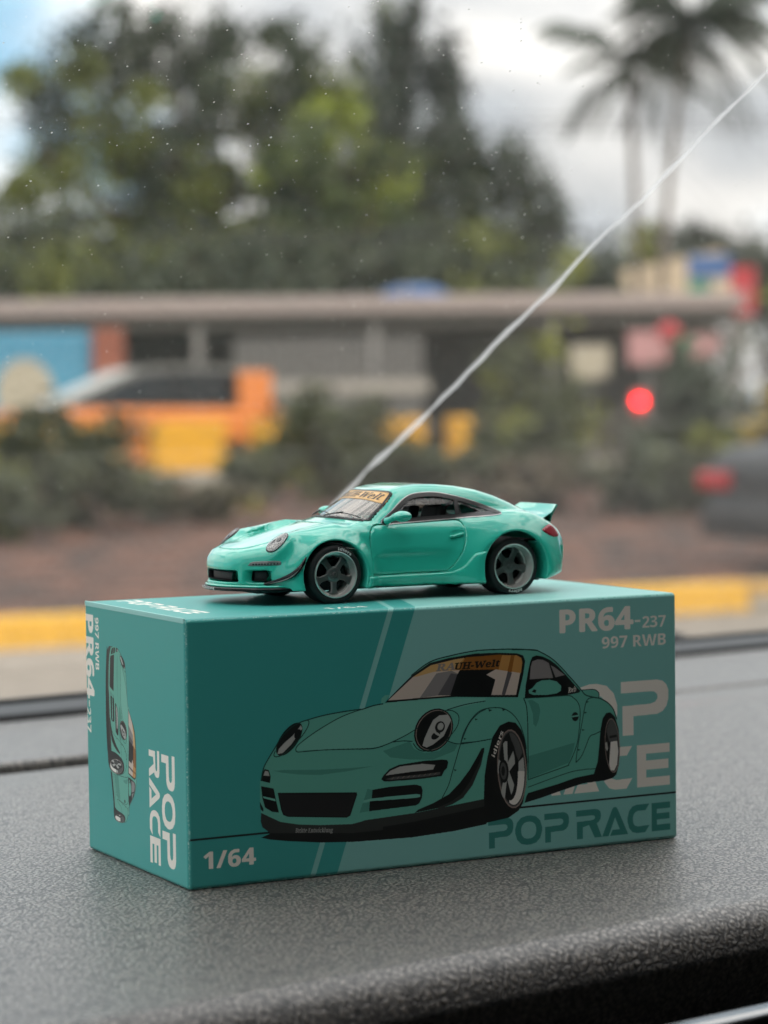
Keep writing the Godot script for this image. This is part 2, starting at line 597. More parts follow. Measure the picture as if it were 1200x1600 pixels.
func make_tree(called: String, label: String, at: Vector3, mid: float, radii: Vector3, clumps: int, each: int, leaf: float, green: Color, seed_: int, bright := 0.3, spread := 0.24, full := 0.55) -> void:
	var t := thing(called, label, "tree", at, 0.0, "trees behind the market shed")
	var tr := tube([Vector3(0, 0, 0), Vector3(0.12, mid * 0.35, 0.1), Vector3(-0.05, mid * 0.7, 0), Vector3(0.05, mid + radii.y * 0.4, 0)], [radii.x * 0.09, radii.x * 0.065, radii.x * 0.05, radii.x * 0.012], 10)
	rng.seed = seed_ + 5
	for k in 9:
		var a := TAU * k / 9 + rng.randf()
		var y0 := mid * rng.randf_range(0.45, 0.95)
		var tip := Vector3(cos(a) * radii.x * 0.75, mid + radii.y * rng.randf_range(-0.5, 0.6), sin(a) * radii.z * 0.75)
		var root := Vector3(0, y0, 0)
		tr.merge(tube([root, root.lerp(tip, 0.5) + Vector3(0, 0.2, 0), tip], [radii.x * 0.04, radii.x * 0.025, radii.x * 0.006], 7))
	put("trunk", tr.done(), M.bark, t)
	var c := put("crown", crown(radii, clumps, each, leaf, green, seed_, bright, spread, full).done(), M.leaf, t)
	c.position.y = mid

func make_shrub(label: String, at: Vector3, radii: Vector3, green: Color, seed_: int, clumps := 46) -> void:
	var t := thing("shrub", label, "shrub", at, 0.0, "shrubs on the planted strip")
	var st := MB.new()
	rng.seed = seed_
	for k in 7:
		var tip := Vector3(rng.randf_range(-0.6, 0.6) * radii.x, radii.y * 1.4, rng.randf_range(-0.6, 0.6) * radii.z)
		st.merge(tube([Vector3(tip.x * 0.15, 0, tip.z * 0.15), tip * Vector3(0.5, 0.5, 0.5), tip], [0.03, 0.02, 0.006], 6))
	put("stem", st.done(), M.bark, t)
	var c := put("foliage", crown(radii * Vector3(1.12, 1.1, 1.1), clumps, 60, 0.07, green, seed_ + 3, 0.07, 0.22, 0.5).done(), M.leaf, t)
	c.position.y = radii.y * 0.98

func make_palm(label: String, at: Vector3, height: float, lean: float, count: int, length: float, seed_: int) -> void:
	var t := thing("palm_tree", label, "palm tree", at, 0.0, "palms behind the market shed")
	var pts := []
	for k in 9:
		var s := k / 8.0
		pts.append(Vector3(lean * s * s, height * s, 0.1 * sin(s * 5.0)))
	put("trunk", tube(pts, [0.16, 0.12, 0.105, 0.1, 0.095, 0.09, 0.09, 0.1, 0.14], 10).done(), M.palm_bark, t)
	rng.seed = seed_
	for k in count:
		var a := TAU * k / count * 1.618 * 2.0 + rng.randf() * 0.4
		var rise := rng.randf_range(-0.9, 0.9)
		var side := Vector3(cos(a), 0, sin(a))
		var b := MB.new()
		var rach := []
		var l := length * rng.randf_range(0.8, 1.15)
		for j in 11:
			var s := j / 10.0
			rach.append(pts[8] + side * l * s * (0.95 - 0.25 * s) + Vector3.UP * l * ((rise + 0.25) * s - (0.26 + 0.45 * maxf(rise, 0.0)) * s * s * 1.2))
		b.merge(tube(rach, [0.045, 0.04, 0.036, 0.032, 0.03, 0.026, 0.022, 0.02, 0.016, 0.012, 0.006], 5))
		var across := side.cross(Vector3.UP)
		for j in 46:
			var s := 0.1 + 0.9 * j / 45.0
			var i := mini(int(s * 10.0), 9)
			var p: Vector3 = rach[i].lerp(rach[i + 1], s * 10.0 - i)
			for q in [-1.0, 1.0]:
				var w: float = l * 0.2 * sin(PI * clampf(s * 0.9 + 0.08, 0.0, 1.0)) + 0.05
				var tip: Vector3 = p + across * q * w + side * w * 0.5 - Vector3.UP * w * rng.randf_range(0.35, 0.9)
				var e := side * 0.024
				b.face([p - e, p + e, tip])
		put("frond", b.done(), M.palm_leaf, t)

# a road car: profile along x (nose at 0), width along z
func road_car(called: String, label: String, at: Vector3, turn: float, paint: Material, body: PackedVector2Array, roof: PackedVector2Array, panes: Array, axles: Array, lamps: Array, width: float, top: Material = null, screen: Material = null) -> Node3D:
	var t := thing(called, label, "car", at, turn)
	put("body", prism(smooth_poly(body, true, 3), -width / 2, width / 2, 0.13).done(), paint, t)
	put("roof", prism(smooth_poly(roof, true, 3), -width / 2 + 0.12, width / 2 - 0.12, 0.1).done(), top if top else paint, t)
	for p in panes:
		if p is PackedVector2Array:
			for s in [-1.0, 1.0]:
				var z: float = s * (width / 2 - 0.115)
				put("side_window", prism(p, minf(z, z + 0.012 * s), maxf(z, z + 0.012 * s), 0.004).done(), M.road_glass, t)
		else:       # a windscreen between two points of the profile
			var a: Vector2 = p[0]
			var b: Vector2 = p[1]
			var d := (b - a).normalized()
			var n := Vector2(-d.y, d.x) * (1.0 if p[2] else -1.0)
			var q := PackedVector2Array([a, b, b + n * 0.02, a + n * 0.02])
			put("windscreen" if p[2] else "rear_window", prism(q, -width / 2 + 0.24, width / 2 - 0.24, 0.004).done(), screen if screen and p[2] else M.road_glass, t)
	for x in axles:
		for s in [-1.0, 1.0]:
			var w := node("wheel", t)
			w.position = Vector3(x, 0.33, s * (width / 2 - 0.1))
			w.rotation.x = PI / 2 * s
			put("tyre", lathe(P_list([0.2, -0.1, 0.3, -0.1, 0.33, -0.06, 0.33, 0.06, 0.3, 0.105, 0.22, 0.105]), 28).done(), M.rubber, w)
			put("rim", lathe(P_list([0.01, 0.09, 0.06, 0.09, 0.1, 0.06, 0.19, 0.08, 0.22, 0.1]), 24).done(), M.dark_grey, w)
	for l in lamps:
		put(l[0], rbox(l[1], l[2], 0.03).done(), l[3], t)
		if l[0] != "bumper":
			put(l[0], rbox(Vector3(l[1].x, l[1].y, -l[2].z), Vector3(l[2].x, l[2].y, -l[1].z), 0.03).done(), l[3], t)
	return t

func make_street() -> void:
	mat("bark", c8(74, 62, 52), 0.95)
	mat("palm_bark", c8(104, 94, 84), 0.95)
	var lf := mat("leaf", Color.WHITE, 0.55)
	lf.vertex_color_use_as_albedo = true
	lf.backlight_enabled = true
	lf.backlight = Color(0.5, 0.5, 0.5)
	mat("palm_leaf", c8(52, 66, 44), 0.55)
	mat("road_glass", c8(18, 20, 22), 0.05)
	ground_mat("soil", c8(34, 20, 12), c8(112, 68, 46), 6.0, 41)
	ground_mat("asphalt", c8(128, 120, 110), c8(146, 137, 126), 2.2, 42)
	ground_mat("far_ground", c8(104, 98, 86), c8(128, 120, 104), 6.0, 43)
	var ky := mat("kerb_yellow", Color.WHITE, 0.75)
	ky.albedo_texture = noise_tex(noise(44, 0.02, 5), 512, ramp([0.12, c8(150, 128, 84), 0.3, c8(206, 158, 46), 1.0, c8(222, 174, 62)]))
	ky.uv1_triplanar = true
	ky.uv1_scale = Vector3.ONE / 0.9
	mat("kerb_worn", c8(178, 142, 78), 0.85)
	mat("kerb_grey", c8(150, 144, 134), 0.9)
	mat("barrier_yellow", c8(206, 152, 36), 0.7)
	mat("barrier_white", c8(150, 145, 137), 0.8)
	mat("roof_grey", c8(150, 138, 134), 0.8)
	mat("dark_grey", c8(86, 84, 80), 0.9)  # plain dark grey for shed walls, car parts and the lamp post
	mat("slat_grey", c8(128, 126, 124), 0.8)
	mat("cream", c8(168, 160, 142), 0.8)
	mat("mural_blue", c8(78, 140, 168), 0.8)
	mat("brick_red", c8(142, 84, 66), 0.9)
	mat("tarp_blue", c8(58, 92, 140), 0.6)
	mat("rust", c8(170, 150, 122), 0.8)
	mat("pink", c8(172, 128, 128), 0.8)
	mat("red_cloth", c8(170, 56, 62), 0.8)
	mat("green_cloth", c8(60, 130, 100), 0.8)
	mat("cable_black", c8(40, 40, 42), 0.7)
	flat_sheet("ground", -300, 300, 60, -560, ROAD - 0.012, M.far_ground)
	flat_sheet("road", -60, 80, 20, -12.5, ROAD - 0.004, M.asphalt)
	flat_sheet("soil", -60, 80, -12.6, -33.6, ROAD + 0.12, M.soil)
	flat_sheet("far_road", -60, 80, -34.0, -48.0, ROAD - 0.004, M.asphalt)

	# the painted kerb
	var kerb := street("kerb", "worn yellow painted kerb along the near edge of the planted strip", "kerb", 0, 12.5)
	rng.seed = 9
	for k in 30:
		var x := -8.0 + k * 1.0
		var st := rbox(Vector3(x + 0.008, 0.07, -0.2), Vector3(x + 0.992, 0.15 + rng.randf() * 0.008, 0), 0.02)
		put("kerb_stone", st.done(), M.kerb_yellow if k < 14 or k == 15 else M.kerb_worn, kerb)
		put("kerb_base", rbox(Vector3(x + 0.004, -0.05, -0.2), Vector3(x + 0.996, 0.069, 0.012), 0.01).done(), M.kerb_yellow if k < 12 or k == 15 else M.kerb_grey, kerb)
	# barrier of yellow blocks on white feet across the strip
	var which := ["yellow barrier block at the left edge beyond the biggest shrub", "yellow barrier block just right of the biggest shrub, under the orange car", "yellow barrier block half hidden by the olive shrub", "yellow barrier block mostly hidden behind the olive shrub", "yellow barrier block right of the crack's foot, with its white foot showing", "yellow barrier block hidden behind the tall olive shrub", "yellow barrier block under the red lamp, left of the dark shrub", "yellow barrier block behind the dark shrub under the red lamp"]
	for k in 8:
		var b := street("traffic_barrier", which[k], "traffic barrier", 5.4 + 1.62 * k, 34.6, ROAD, "yellow barrier blocks beyond the shrubs")
		put("block", rbox(Vector3(0, 0.29, -0.2), Vector3(1.14, 1.03, 0.2), 0.05).done(), M.barrier_yellow, b)
		put("foot", rbox(Vector3(-0.06, 0.0, -0.3), Vector3(1.2, 0.288, 0.3), 0.05).done(), M.barrier_white, b)
	# shrubs
	var dark := Color(0.075, 0.085, 0.046)
	make_shrub("big dark green shrub at the left edge, in front of the orange car", Vector3(-2.95, ROAD + 0.12, -22.6), Vector3(0.9, 0.58, 0.8), dark, 101, 60)
	make_shrub("low dark shrub to the left of the big one", Vector3(-4.6, ROAD + 0.12, -24.0), Vector3(0.9, 0.45, 0.8), dark, 102)
	make_shrub("olive shrub in front of the white barrier foot, behind the toy car's bonnet", Vector3(-0.6, ROAD + 0.12, -28.6), Vector3(0.85, 0.62, 0.7), Color(0.085, 0.096, 0.042), 103, 60)
	make_shrub("tall olive shrub behind the toy car's roof, beside the crack", Vector3(1.85, ROAD + 0.12, -30.6), Vector3(0.75, 0.98, 0.7), Color(0.08, 0.092, 0.038), 104, 60)
	make_shrub("dark shrub under the red lamp", Vector3(3.45, ROAD + 0.12, -27.0), Vector3(0.7, 0.86, 0.6), Color(0.066, 0.088, 0.052), 105, 56)
	make_shrub("brownish tall shrub at the right edge behind the grey car", Vector3(4.5, ROAD + 0.12, -25.6), Vector3(0.75, 0.85, 0.7), Color(0.11, 0.085, 0.06), 106, 56)

	make_shrub("low loose shrub right of the biggest one, in front of the barrier", Vector3(-1.75, ROAD + 0.12, -23.5), Vector3(0.6, 0.22, 0.5), Color(0.11, 0.1, 0.055), 108, 26)
	make_shrub("small dry shrub in front of the tall olive shrub", Vector3(1.6, ROAD + 0.12, -25.0), Vector3(0.6, 0.28, 0.5), Color(0.12, 0.095, 0.065), 111, 22)
	make_shrub("low shrub beside the grey car", Vector3(3.6, ROAD + 0.12, -22.0), Vector3(0.6, 0.35, 0.5), Color(0.085, 0.085, 0.055), 112, 26)
	var more := [["wide dark shrub behind the toy car's front wheel", 0.35, -26.5, 0.75, 0.34], ["broad shrub behind the toy car's roof", 1.55, -28.0, 0.8, 0.5], ["dense shrub behind the duck tail, left of the grey car", 2.6, -24.0, 0.65, 0.36], ["dark shrub filling the gap left of the olive one", -1.5, -31.0, 0.5, 0.36], ["dark shrub close to the left edge below the biggest one", -3.4, -20.5, 0.7, 0.3], ["low shrub in front of the one under the red lamp", 3.2, -24.8, 0.5, 0.4]]
	for k in more.size():
		var m = more[k]
		make_shrub(m[0], Vector3(m[1], ROAD + 0.12, m[2]), Vector3(m[3], m[4], 0.6), Color(0.06, 0.07, 0.034), 120 + k, 40)
	var rail := street("railing", "thin grey steel railing along the far road in front of the shed", "railing", 4.0, 43.5)
	for k in 44: put("bar", tube([Vector3(k * 0.25, 0, 0), Vector3(k * 0.25, 1.05, 0)], 0.018, 6).done(), M.slat_grey, rail)
	for y in [0.25, 1.05]: put("rail", tube([Vector3(-0.1, y, 0), Vector3(10.9, y, 0)], 0.028, 8).done(), M.slat_grey, rail)
	# the long shed
	var shed := thing("market_shed", "long low shed with a flat grey roof edge across the whole view", "building", Vector3(0, ROAD, -53.6))
	put("roof_slab", rbox(Vector3(-16, 3.22, -5), Vector3(7.9, 3.58, 0), 0.06).done(), M.roof_grey, shed)
	put("ceiling", rbox(Vector3(-15.8, 2.95, -4.9), Vector3(7.7, 3.21, -0.25), 0.02).done(), M.dark_grey, shed)
	put("back_wall", rbox(Vector3(-15.8, 0, -4.9), Vector3(7.7, 2.94, -4.7), 0.02).done(), M.dark_grey, shed)
	for k in 7: put("post", rbox(Vector3(-15.6 + k * 3.85, 0, -0.45), Vector3(-15.42 + k * 3.85, 2.94, -0.27), 0.02).done(), M.slat_grey, shed)
	var wall := thing("painted_wall", "blue painted wall with a round cream emblem under the shed roof", "wall", Vector3(-8.6, ROAD, -53.3))
	put("panel", rbox(Vector3(-4, 0.9, -0.1), Vector3(2.45, 2.9, 0), 0.02).done(), M.mural_blue, wall)
	put("emblem", prism(ellipse(Vector2(0.95, 1.6), 0.62, 0.72), 0.001, 0.03, 0.01).done(), M.cream, wall)
	put("plinth", rbox(Vector3(-4, 0, -0.1), Vector3(2.45, 0.89, 0.02), 0.02).done(), M.cream, wall)
	var col := thing("pillar", "brick red pillar to the right of the blue painted wall", "pillar", Vector3(-5.85, ROAD, -53.4))
	put("shaft", rbox(Vector3(-0.32, 0, -0.3), Vector3(0.32, 2.94, 0.3), 0.03).done(), M.brick_red, col)
	put("foot", rbox(Vector3(-0.4, 0, -0.4), Vector3(0.4, 0.3, 0.4), 0.03).done(), M.kerb_grey, col)
	var fence := thing("slatted_fence", "grey slatted screen with a pale rail under the shed roof", "fence", Vector3(-3.1, ROAD, -53.0))
	for k in 27: put("slat", rbox(Vector3(k * 0.15, 0.9, -0.02), Vector3(k * 0.15 + 0.075, 2.7, 0.02), 0.008).done(), M.slat_grey, fence)
	put("rail", rbox(Vector3(-0.1, 1.5, 0.021), Vector3(4.15, 1.75, 0.07), 0.01).done(), M.barrier_white, fence)
	put("rail", rbox(Vector3(-0.1, 0.7, -0.03), Vector3(4.15, 0.89, 0.03), 0.01).done(), M.slat_grey, fence)
	var tarp := thing("tarpaulin", "blue tarpaulin bundle lying on the shed roof", "tarpaulin", Vector3(0.75, ROAD + 3.6, -54.2))
	put("bundle", ball(Vector3(0.75, 0.24, 0.5), 18, 8).done(), M.tarp_blue, tarp)
	put("rope", tube([Vector3(-0.2, 0.26, 0.3), Vector3(-0.2, 0.0, 0.56), Vector3(-0.15, -0.0, 0.6)], 0.02, 6).done(), M.cream, tarp)
	# signs under and beside the roof
	var boards := [
		["sign_board", "large cream notice board under the right half of the shed roof", Vector3(4.5, 0.95, -53.2), Vector2(0.42, 0.36), M.cream, 0.12],
		["sign_board", "pale pink board beside the red cloth under the shed roof", Vector3(5.55, 1.2, -51.6), Vector2(0.4, 0.34), M.pink, 0.0],
		["sign_board", "small pink board farthest right under the shed roof", Vector3(6.75, 1.2, -51.6), Vector2(0.3, 0.26), M.pink, 0.0],
		["sign_board", "small dull green board beside the farthest pink one", Vector3(6.35, 1.15, -51.7), Vector2(0.16, 0.28), M.green_cloth, 0.0],
		["sign_board", "red board standing on the shed's right end", Vector3(8.25, 2.55, -56.5), Vector2(0.28, 0.55), M.red_cloth, 0.25],
		["sign_board", "blue board above the green one at the shed's right end", Vector3(7.55, 3.15, -56.9), Vector2(0.5, 0.26), M.tarp_blue, 0.1],
		["sign_board", "green board at the shed's right end", Vector3(7.35, 2.5, -57.0), Vector2(0.28, 0.36), M.green_cloth, 0.1]]
	for b in boards:
		var t := thing(b[0], b[1], "sign", Vector3(b[2].x, ROAD, b[2].z))
		var h: float = b[2].y - ROAD
		put("board", rbox(Vector3(-b[3].x, h - b[3].y, -0.03), Vector3(b[3].x, h + b[3].y, 0.03), 0.02).done(), b[4], t)
		put("pole", tube([Vector3(0, 0, -0.06), Vector3(0, h + b[3].y * 0.8, -0.06)], 0.03, 8).done(), M.slat_grey, t)
	var rc := thing("lantern", "round red cloth lantern hanging under the shed roof", "lantern", Vector3(6.0, 1.5, -51.7))
	put("shade", ball(Vector3(0.26, 0.24, 0.26), 18, 10).done(), M.red_cloth, rc)
	put("cord", tube([Vector3(0, 0.24, 0), Vector3(0, 0.55, 0)], 0.012, 6).done(), M.cable_black, rc)
	put("tassel", tube([Vector3(0, -0.24, 0), Vector3(0, -0.42, 0)], [0.03, 0.05], 8).done(), M.red_cloth, rc)
	var hip := thing("sloping_roof", "pale rusty sheet roof sloping up behind the shed's right end", "roof", Vector3(7.3, ROAD, -60))
	var hr := MB.new()
	hr.merge(rbox(Vector3(-1.3, -0.04, -2.5), Vector3(1.3, 0.04, 2.5), 0.02), xf(Vector3(0, 4.0, 0), Vector3(0.3, 0, 0.22)))
	put("sheet", hr.done(), M.rust, hip)
	for x in [-1.1, 1.1]:
		put("post", tube([Vector3(x, 0, 1.5), Vector3(x, 3.35, 1.5)], 0.07, 8).done(), M.slat_grey, hip)

	# trees behind
	var gr := Color(0.052, 0.066, 0.036)
	make_tree("broad_tree", "huge spreading tree with sunlit patches painted in its leaf colour, filling the upper left", Vector3(-5.1, ROAD, -64), 7.3, Vector3(5.9, 4.9, 2.6), 150, 160, 0.15, Color(0.04, 0.054, 0.027), 201, 0.24, 0.115, 0.42)
	make_tree("broad_tree", "bright green tree between the huge tree and the tall one", Vector3(-0.9, ROAD, -62.5), 6.9, Vector3(2.5, 2.3, 1.6), 46, 140, 0.14, Color(0.07, 0.095, 0.03), 202, 0.42, 0.17, 0.45)  # more bright clumps here: a sunlit patch painted as leaf colour
	make_tree("tall_tree", "tall dark narrow tree left of the palm", Vector3(0.95, ROAD, -80), 9.6, Vector3(2.5, 5.2, 1.8), 80, 130, 0.16, Color(0.036, 0.048, 0.033), 203, 0.05, 0.19, 0.45)
	make_tree("broad_tree", "round dark tree below the tall one, left of the palm", Vector3(2.9, ROAD, -70), 5.6, Vector3(2.9, 3.8, 2.0), 90, 130, 0.14, Color(0.04, 0.054, 0.03), 204, 0.14, 0.17, 0.45)
	make_tree("hedge_tree", "low dark tree filling the gap above the shed roof at the far left", Vector3(-8.6, ROAD, -60), 4.0, Vector3(3.0, 2.0, 2.0), 60, 120, 0.15, gr, 205, 0.15, 0.28, 0.45)
	make_tree("hedge_tree", "low dark tree above the shed roof under the huge tree", Vector3(-3.2, ROAD, -59.5), 3.9, Vector3(3.2, 1.7, 2.0), 60, 120, 0.15, gr, 206, 0.15, 0.28, 0.45)
	make_tree("hedge_tree", "low dark tree above the blue tarpaulin", Vector3(1.6, ROAD, -60.5), 4.0, Vector3(2.6, 1.6, 2.0), 60, 120, 0.15, gr, 207, 0.25, 0.28, 0.45)
	for k in 5:
		make_tree("distant_tree", ["distant tree right behind the crack", "distant tree left of the palm's foot", "distant tree right of the palm's foot", "distant tree behind the red and blue boards", "distant tree at the right edge"][k], Vector3(9.0 + k * 2.6, ROAD, -108 + 3 * (k % 2)), 6.0, Vector3(2.2, 2.4 + 0.3 * (k % 3), 2.0), 34, 90, 0.26, Color(0.075, 0.088, 0.062), 210 + k, 0.15, 0.3, 0.45)
	make_palm("tall palm with a dense dark head at the upper right", Vector3(6.6, ROAD, -59.6), 10.4, 0.9, 50, 3.2, 301)
	make_palm("slim second palm to the left of the tall one", Vector3(6.3, ROAD, -60.4), 9.4, -0.2, 16, 3.0, 302)
	var cab := thing("overhead_cable", "thin black cable crossing level behind the palm trunks", "cable", Vector3(0, 3.55, -50))
	for q in [0.0, 0.1]:
		var pts := []
		for k in 17: pts.append(Vector3(-14 + k * 2.0, q - 0.12 + 0.0025 * pow(k - 8.0, 2), -q * 2.0))
		put("strand", tube(pts, 0.018, 6).done(), M.cable_black, cab)

	for q in [["thin black wires running high above the trees' tops", 9.2, 8.4, -46.0], ["black wires sagging above the shed roof", 5.4, 5.0, -47.0]]:
		var wires := thing("overhead_wires", q[0], "cable", Vector3(0, 0, q[3]))
		for j in 3:
			var pts := []
			for k in 17: pts.append(Vector3(-14 + k * 2.0, lerpf(q[1], q[2], k / 16.0) + 0.004 * pow(k - 8.0, 2) + j * 0.16, -j * 0.2))
			put("strand", tube(pts, 0.013, 5).done(), M.cable_black, wires)
	# the cars
	var orange := mat("orange_paint", c8(200, 118, 54), 0.3)
	var grey := mat("grey_paint", c8(22, 23, 25), 0.45)
	mat("tail_red", c8(196, 28, 34), 0.2)
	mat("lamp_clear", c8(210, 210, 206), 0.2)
	road_car("orange_car", "orange estate car with a windscreen coloured pale for glare, behind the shrubs at the left", Vector3(-7.0, ROAD, -40.4), 0.42, orange,
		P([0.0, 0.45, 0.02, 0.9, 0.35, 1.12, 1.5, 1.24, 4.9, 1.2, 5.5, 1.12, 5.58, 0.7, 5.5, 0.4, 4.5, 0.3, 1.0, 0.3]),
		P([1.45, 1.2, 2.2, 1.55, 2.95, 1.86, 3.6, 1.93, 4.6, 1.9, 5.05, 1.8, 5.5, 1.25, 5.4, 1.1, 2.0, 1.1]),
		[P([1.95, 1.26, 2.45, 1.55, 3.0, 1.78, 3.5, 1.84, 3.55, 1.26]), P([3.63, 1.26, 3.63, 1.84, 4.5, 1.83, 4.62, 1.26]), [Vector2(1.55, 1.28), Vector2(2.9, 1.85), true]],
		[0.95, 4.55], [["headlight", Vector3(0.02, 0.78, 0.5), Vector3(0.22, 0.98, 0.85), M.lamp_clear], ["tail_light", Vector3(5.42, 0.8, 0.6), Vector3(5.6, 1.1, 0.87), M.tail_red], ["bumper", Vector3(-0.06, 0.36, -0.8), Vector3(0.14, 0.6, 0.8), M.dark_grey], ["pillar", Vector3(4.7, 1.18, 0.68), Vector3(5.3, 1.82, 0.8), orange]], 1.78, M.dark_grey, M.lamp_clear)  # last material colours the windscreen pale in place of sky glare
	road_car("grey_car", "dark grey saloon car with red tail lights at the right edge", Vector3(6.82, ROAD, -17.4), PI + 0.3, grey,
		P([0.0, 0.4, 0.02, 0.7, 0.4, 0.82, 1.4, 0.93, 3.4, 0.95, 4.25, 0.92, 4.48, 0.84, 4.52, 0.6, 4.46, 0.34, 3.6, 0.25, 0.8, 0.25]),
		P([1.2, 0.88, 1.7, 1.16, 2.1, 1.38, 2.7, 1.44, 3.2, 1.4, 3.6, 1.22, 4.15, 0.92, 4.0, 0.84, 1.4, 0.84]),
		[P([1.6, 0.97, 2.1, 1.3, 2.6, 1.36, 2.6, 0.97]), P([2.68, 0.97, 2.68, 1.36, 3.15, 1.33, 3.5, 0.97]), [Vector2(3.5, 1.29), Vector2(4.1, 0.96), false]],
		[0.85, 3.6], [["tail_light", Vector3(4.3, 0.62, 0.42), Vector3(4.56, 0.745, 0.9), M.tail_red], ["headlight", Vector3(-0.02, 0.55, 0.5), Vector3(0.2, 0.7, 0.85), M.lamp_clear], ["bumper", Vector3(4.4, 0.3, -0.8), Vector3(4.58, 0.5, 0.8), M.grey_paint]], 1.76)
	# the lit red lamp
	var sig := thing("signal_lamp", "round lit red lamp on a dark post above the dark shrub", "signal lamp", Vector3(4.15, ROAD, -39.6))
	put("post", tube([Vector3(0, 0, -0.06), Vector3(0, 1.1, -0.06)], 0.045, 10).done(), M.dark_grey, sig)
	put("housing", rbox(Vector3(-0.14, 1.08, -0.16), Vector3(0.14, 1.4, -0.02), 0.03).done(), M.dark_grey, sig)
	var rl := mat("red_lamp", c8(255, 20, 40), 0.4)
	rl.emission_enabled = true
	rl.emission = c8(255, 14, 40)
	rl.emission_energy_multiplier = 5.0
	put("lamp_lens", ball(Vector3(0.085, 0.06, 0.03), 20, 10).done(), rl, sig).position = Vector3(0, 1.24, -0.01)
	var om := OmniLight3D.new()
	om.name = "red_lamp_light"
	om.light_color = c8(255, 14, 40)
	om.light_energy = 0.4
	om.light_size = 0.1
	om.omni_range = 12.0
	om.omni_attenuation = 2.0
	om.shadow_enabled = true
	sig.add_child(om, true)
	om.position = Vector3(0, 1.24, 0.1)
# ---------------------------------------------------------------- printing on the carton
var cv: Image
var cv_xf: Transform2D        # from the face's millimetres to pixels

const K := Color8(20, 24, 24)
const INK := Color8(22, 58, 52)
const BODY := Color8(98, 174, 155)
const BODY_L := Color8(114, 184, 166)
const BODY_D := Color8(78, 148, 132)
const LIP := Color8(48, 52, 50)
const RIMC := Color8(150, 132, 122)
const LENS := Color8(176, 178, 172)
const LENS_D := Color8(84, 86, 84)
const MESH := Color8(34, 35, 36)
const WHITE := Color8(232, 228, 218)
const GLASS_L := Color8(205, 190, 176)
const GLASS_M := Color8(138, 134, 132)
const GLASS_D := Color8(92, 90, 92)
const BAND := Color8(190, 140, 76)
const BAND_D := Color8(148, 96, 40)
const BAND_L := Color8(206, 168, 108)
const TEAL := Color8(60, 158, 151)
const TEAL_L := Color8(132, 194, 186)
const TEAL_D := Color8(58, 136, 127)
const PRINT := Color8(240, 234, 222)

func art_fill(a: Array, col: Color, smooth := false) -> void:
	var p := P(a)
	if smooth: p = smooth_poly(p, true, 4)
	raster(cv_xf * p, col)

func raster(p: PackedVector2Array, col: Color) -> void:
	var m := p.size()
	var lo := 1e9
	var hi := -1e9
	for q in p:
		lo = minf(lo, q.y); hi = maxf(hi, q.y)
	for y in range(maxi(0, int(floor(lo))), mini(cv.get_height(), int(ceil(hi)) + 1)):
		var yc := y + 0.5
		var xs := []
		for k in m:
			var a := p[k]
			var b := p[(k + 1) % m]
			if (a.y > yc) != (b.y > yc): xs.append(a.x + (yc - a.y) / (b.y - a.y) * (b.x - a.x))
		xs.sort()
		for k in range(0, xs.size() - 1, 2):
			var x0 := roundi(xs[k])
			var x1 := roundi(xs[k + 1])
			if x1 > x0: cv.fill_rect(Rect2i(x0, y, x1 - x0, 1), col)

func art_line(a: Array, w: float, col: Color, smooth := true) -> void:
	var p := P(a)
	if smooth and p.size() > 2: p = smooth_poly(p, false, 5)
	for k in p.size() - 1:
		var d := (p[k + 1] - p[k]).normalized() * w * 0.5
		var s := Vector2(-d.y, d.x)
		raster(cv_xf * PackedVector2Array([p[k] - d * 0.5 + s, p[k + 1] + d * 0.5 + s, p[k + 1] + d * 0.5 - s, p[k] - d * 0.5 - s]), col)

# text stretched over a slanted box: from a to b along its foot, height upwards
func art_text(text: String, font: Font, a: Vector2, b: Vector2, height: float, col: Color, slant := 0.0, bold := 0.0) -> void:
	var x := b - a
	var up := Vector2(-x.y, x.x).normalized() * height
	var t := text_tris(text, font)
	for o in ([Vector2.ZERO] if bold == 0.0 else [Vector2(-bold, 0), Vector2(bold, 0), Vector2(0, bold), Vector2(0, -bold)]):
		for k in range(0, t.size(), 3):
			var q := PackedVector2Array()
			for j in 3: q.append(a + o + x * t[k + j].x + up * (t[k + j].y) + x.normalized() * slant * t[k + j].y * height)
			raster(cv_xf * q, col)

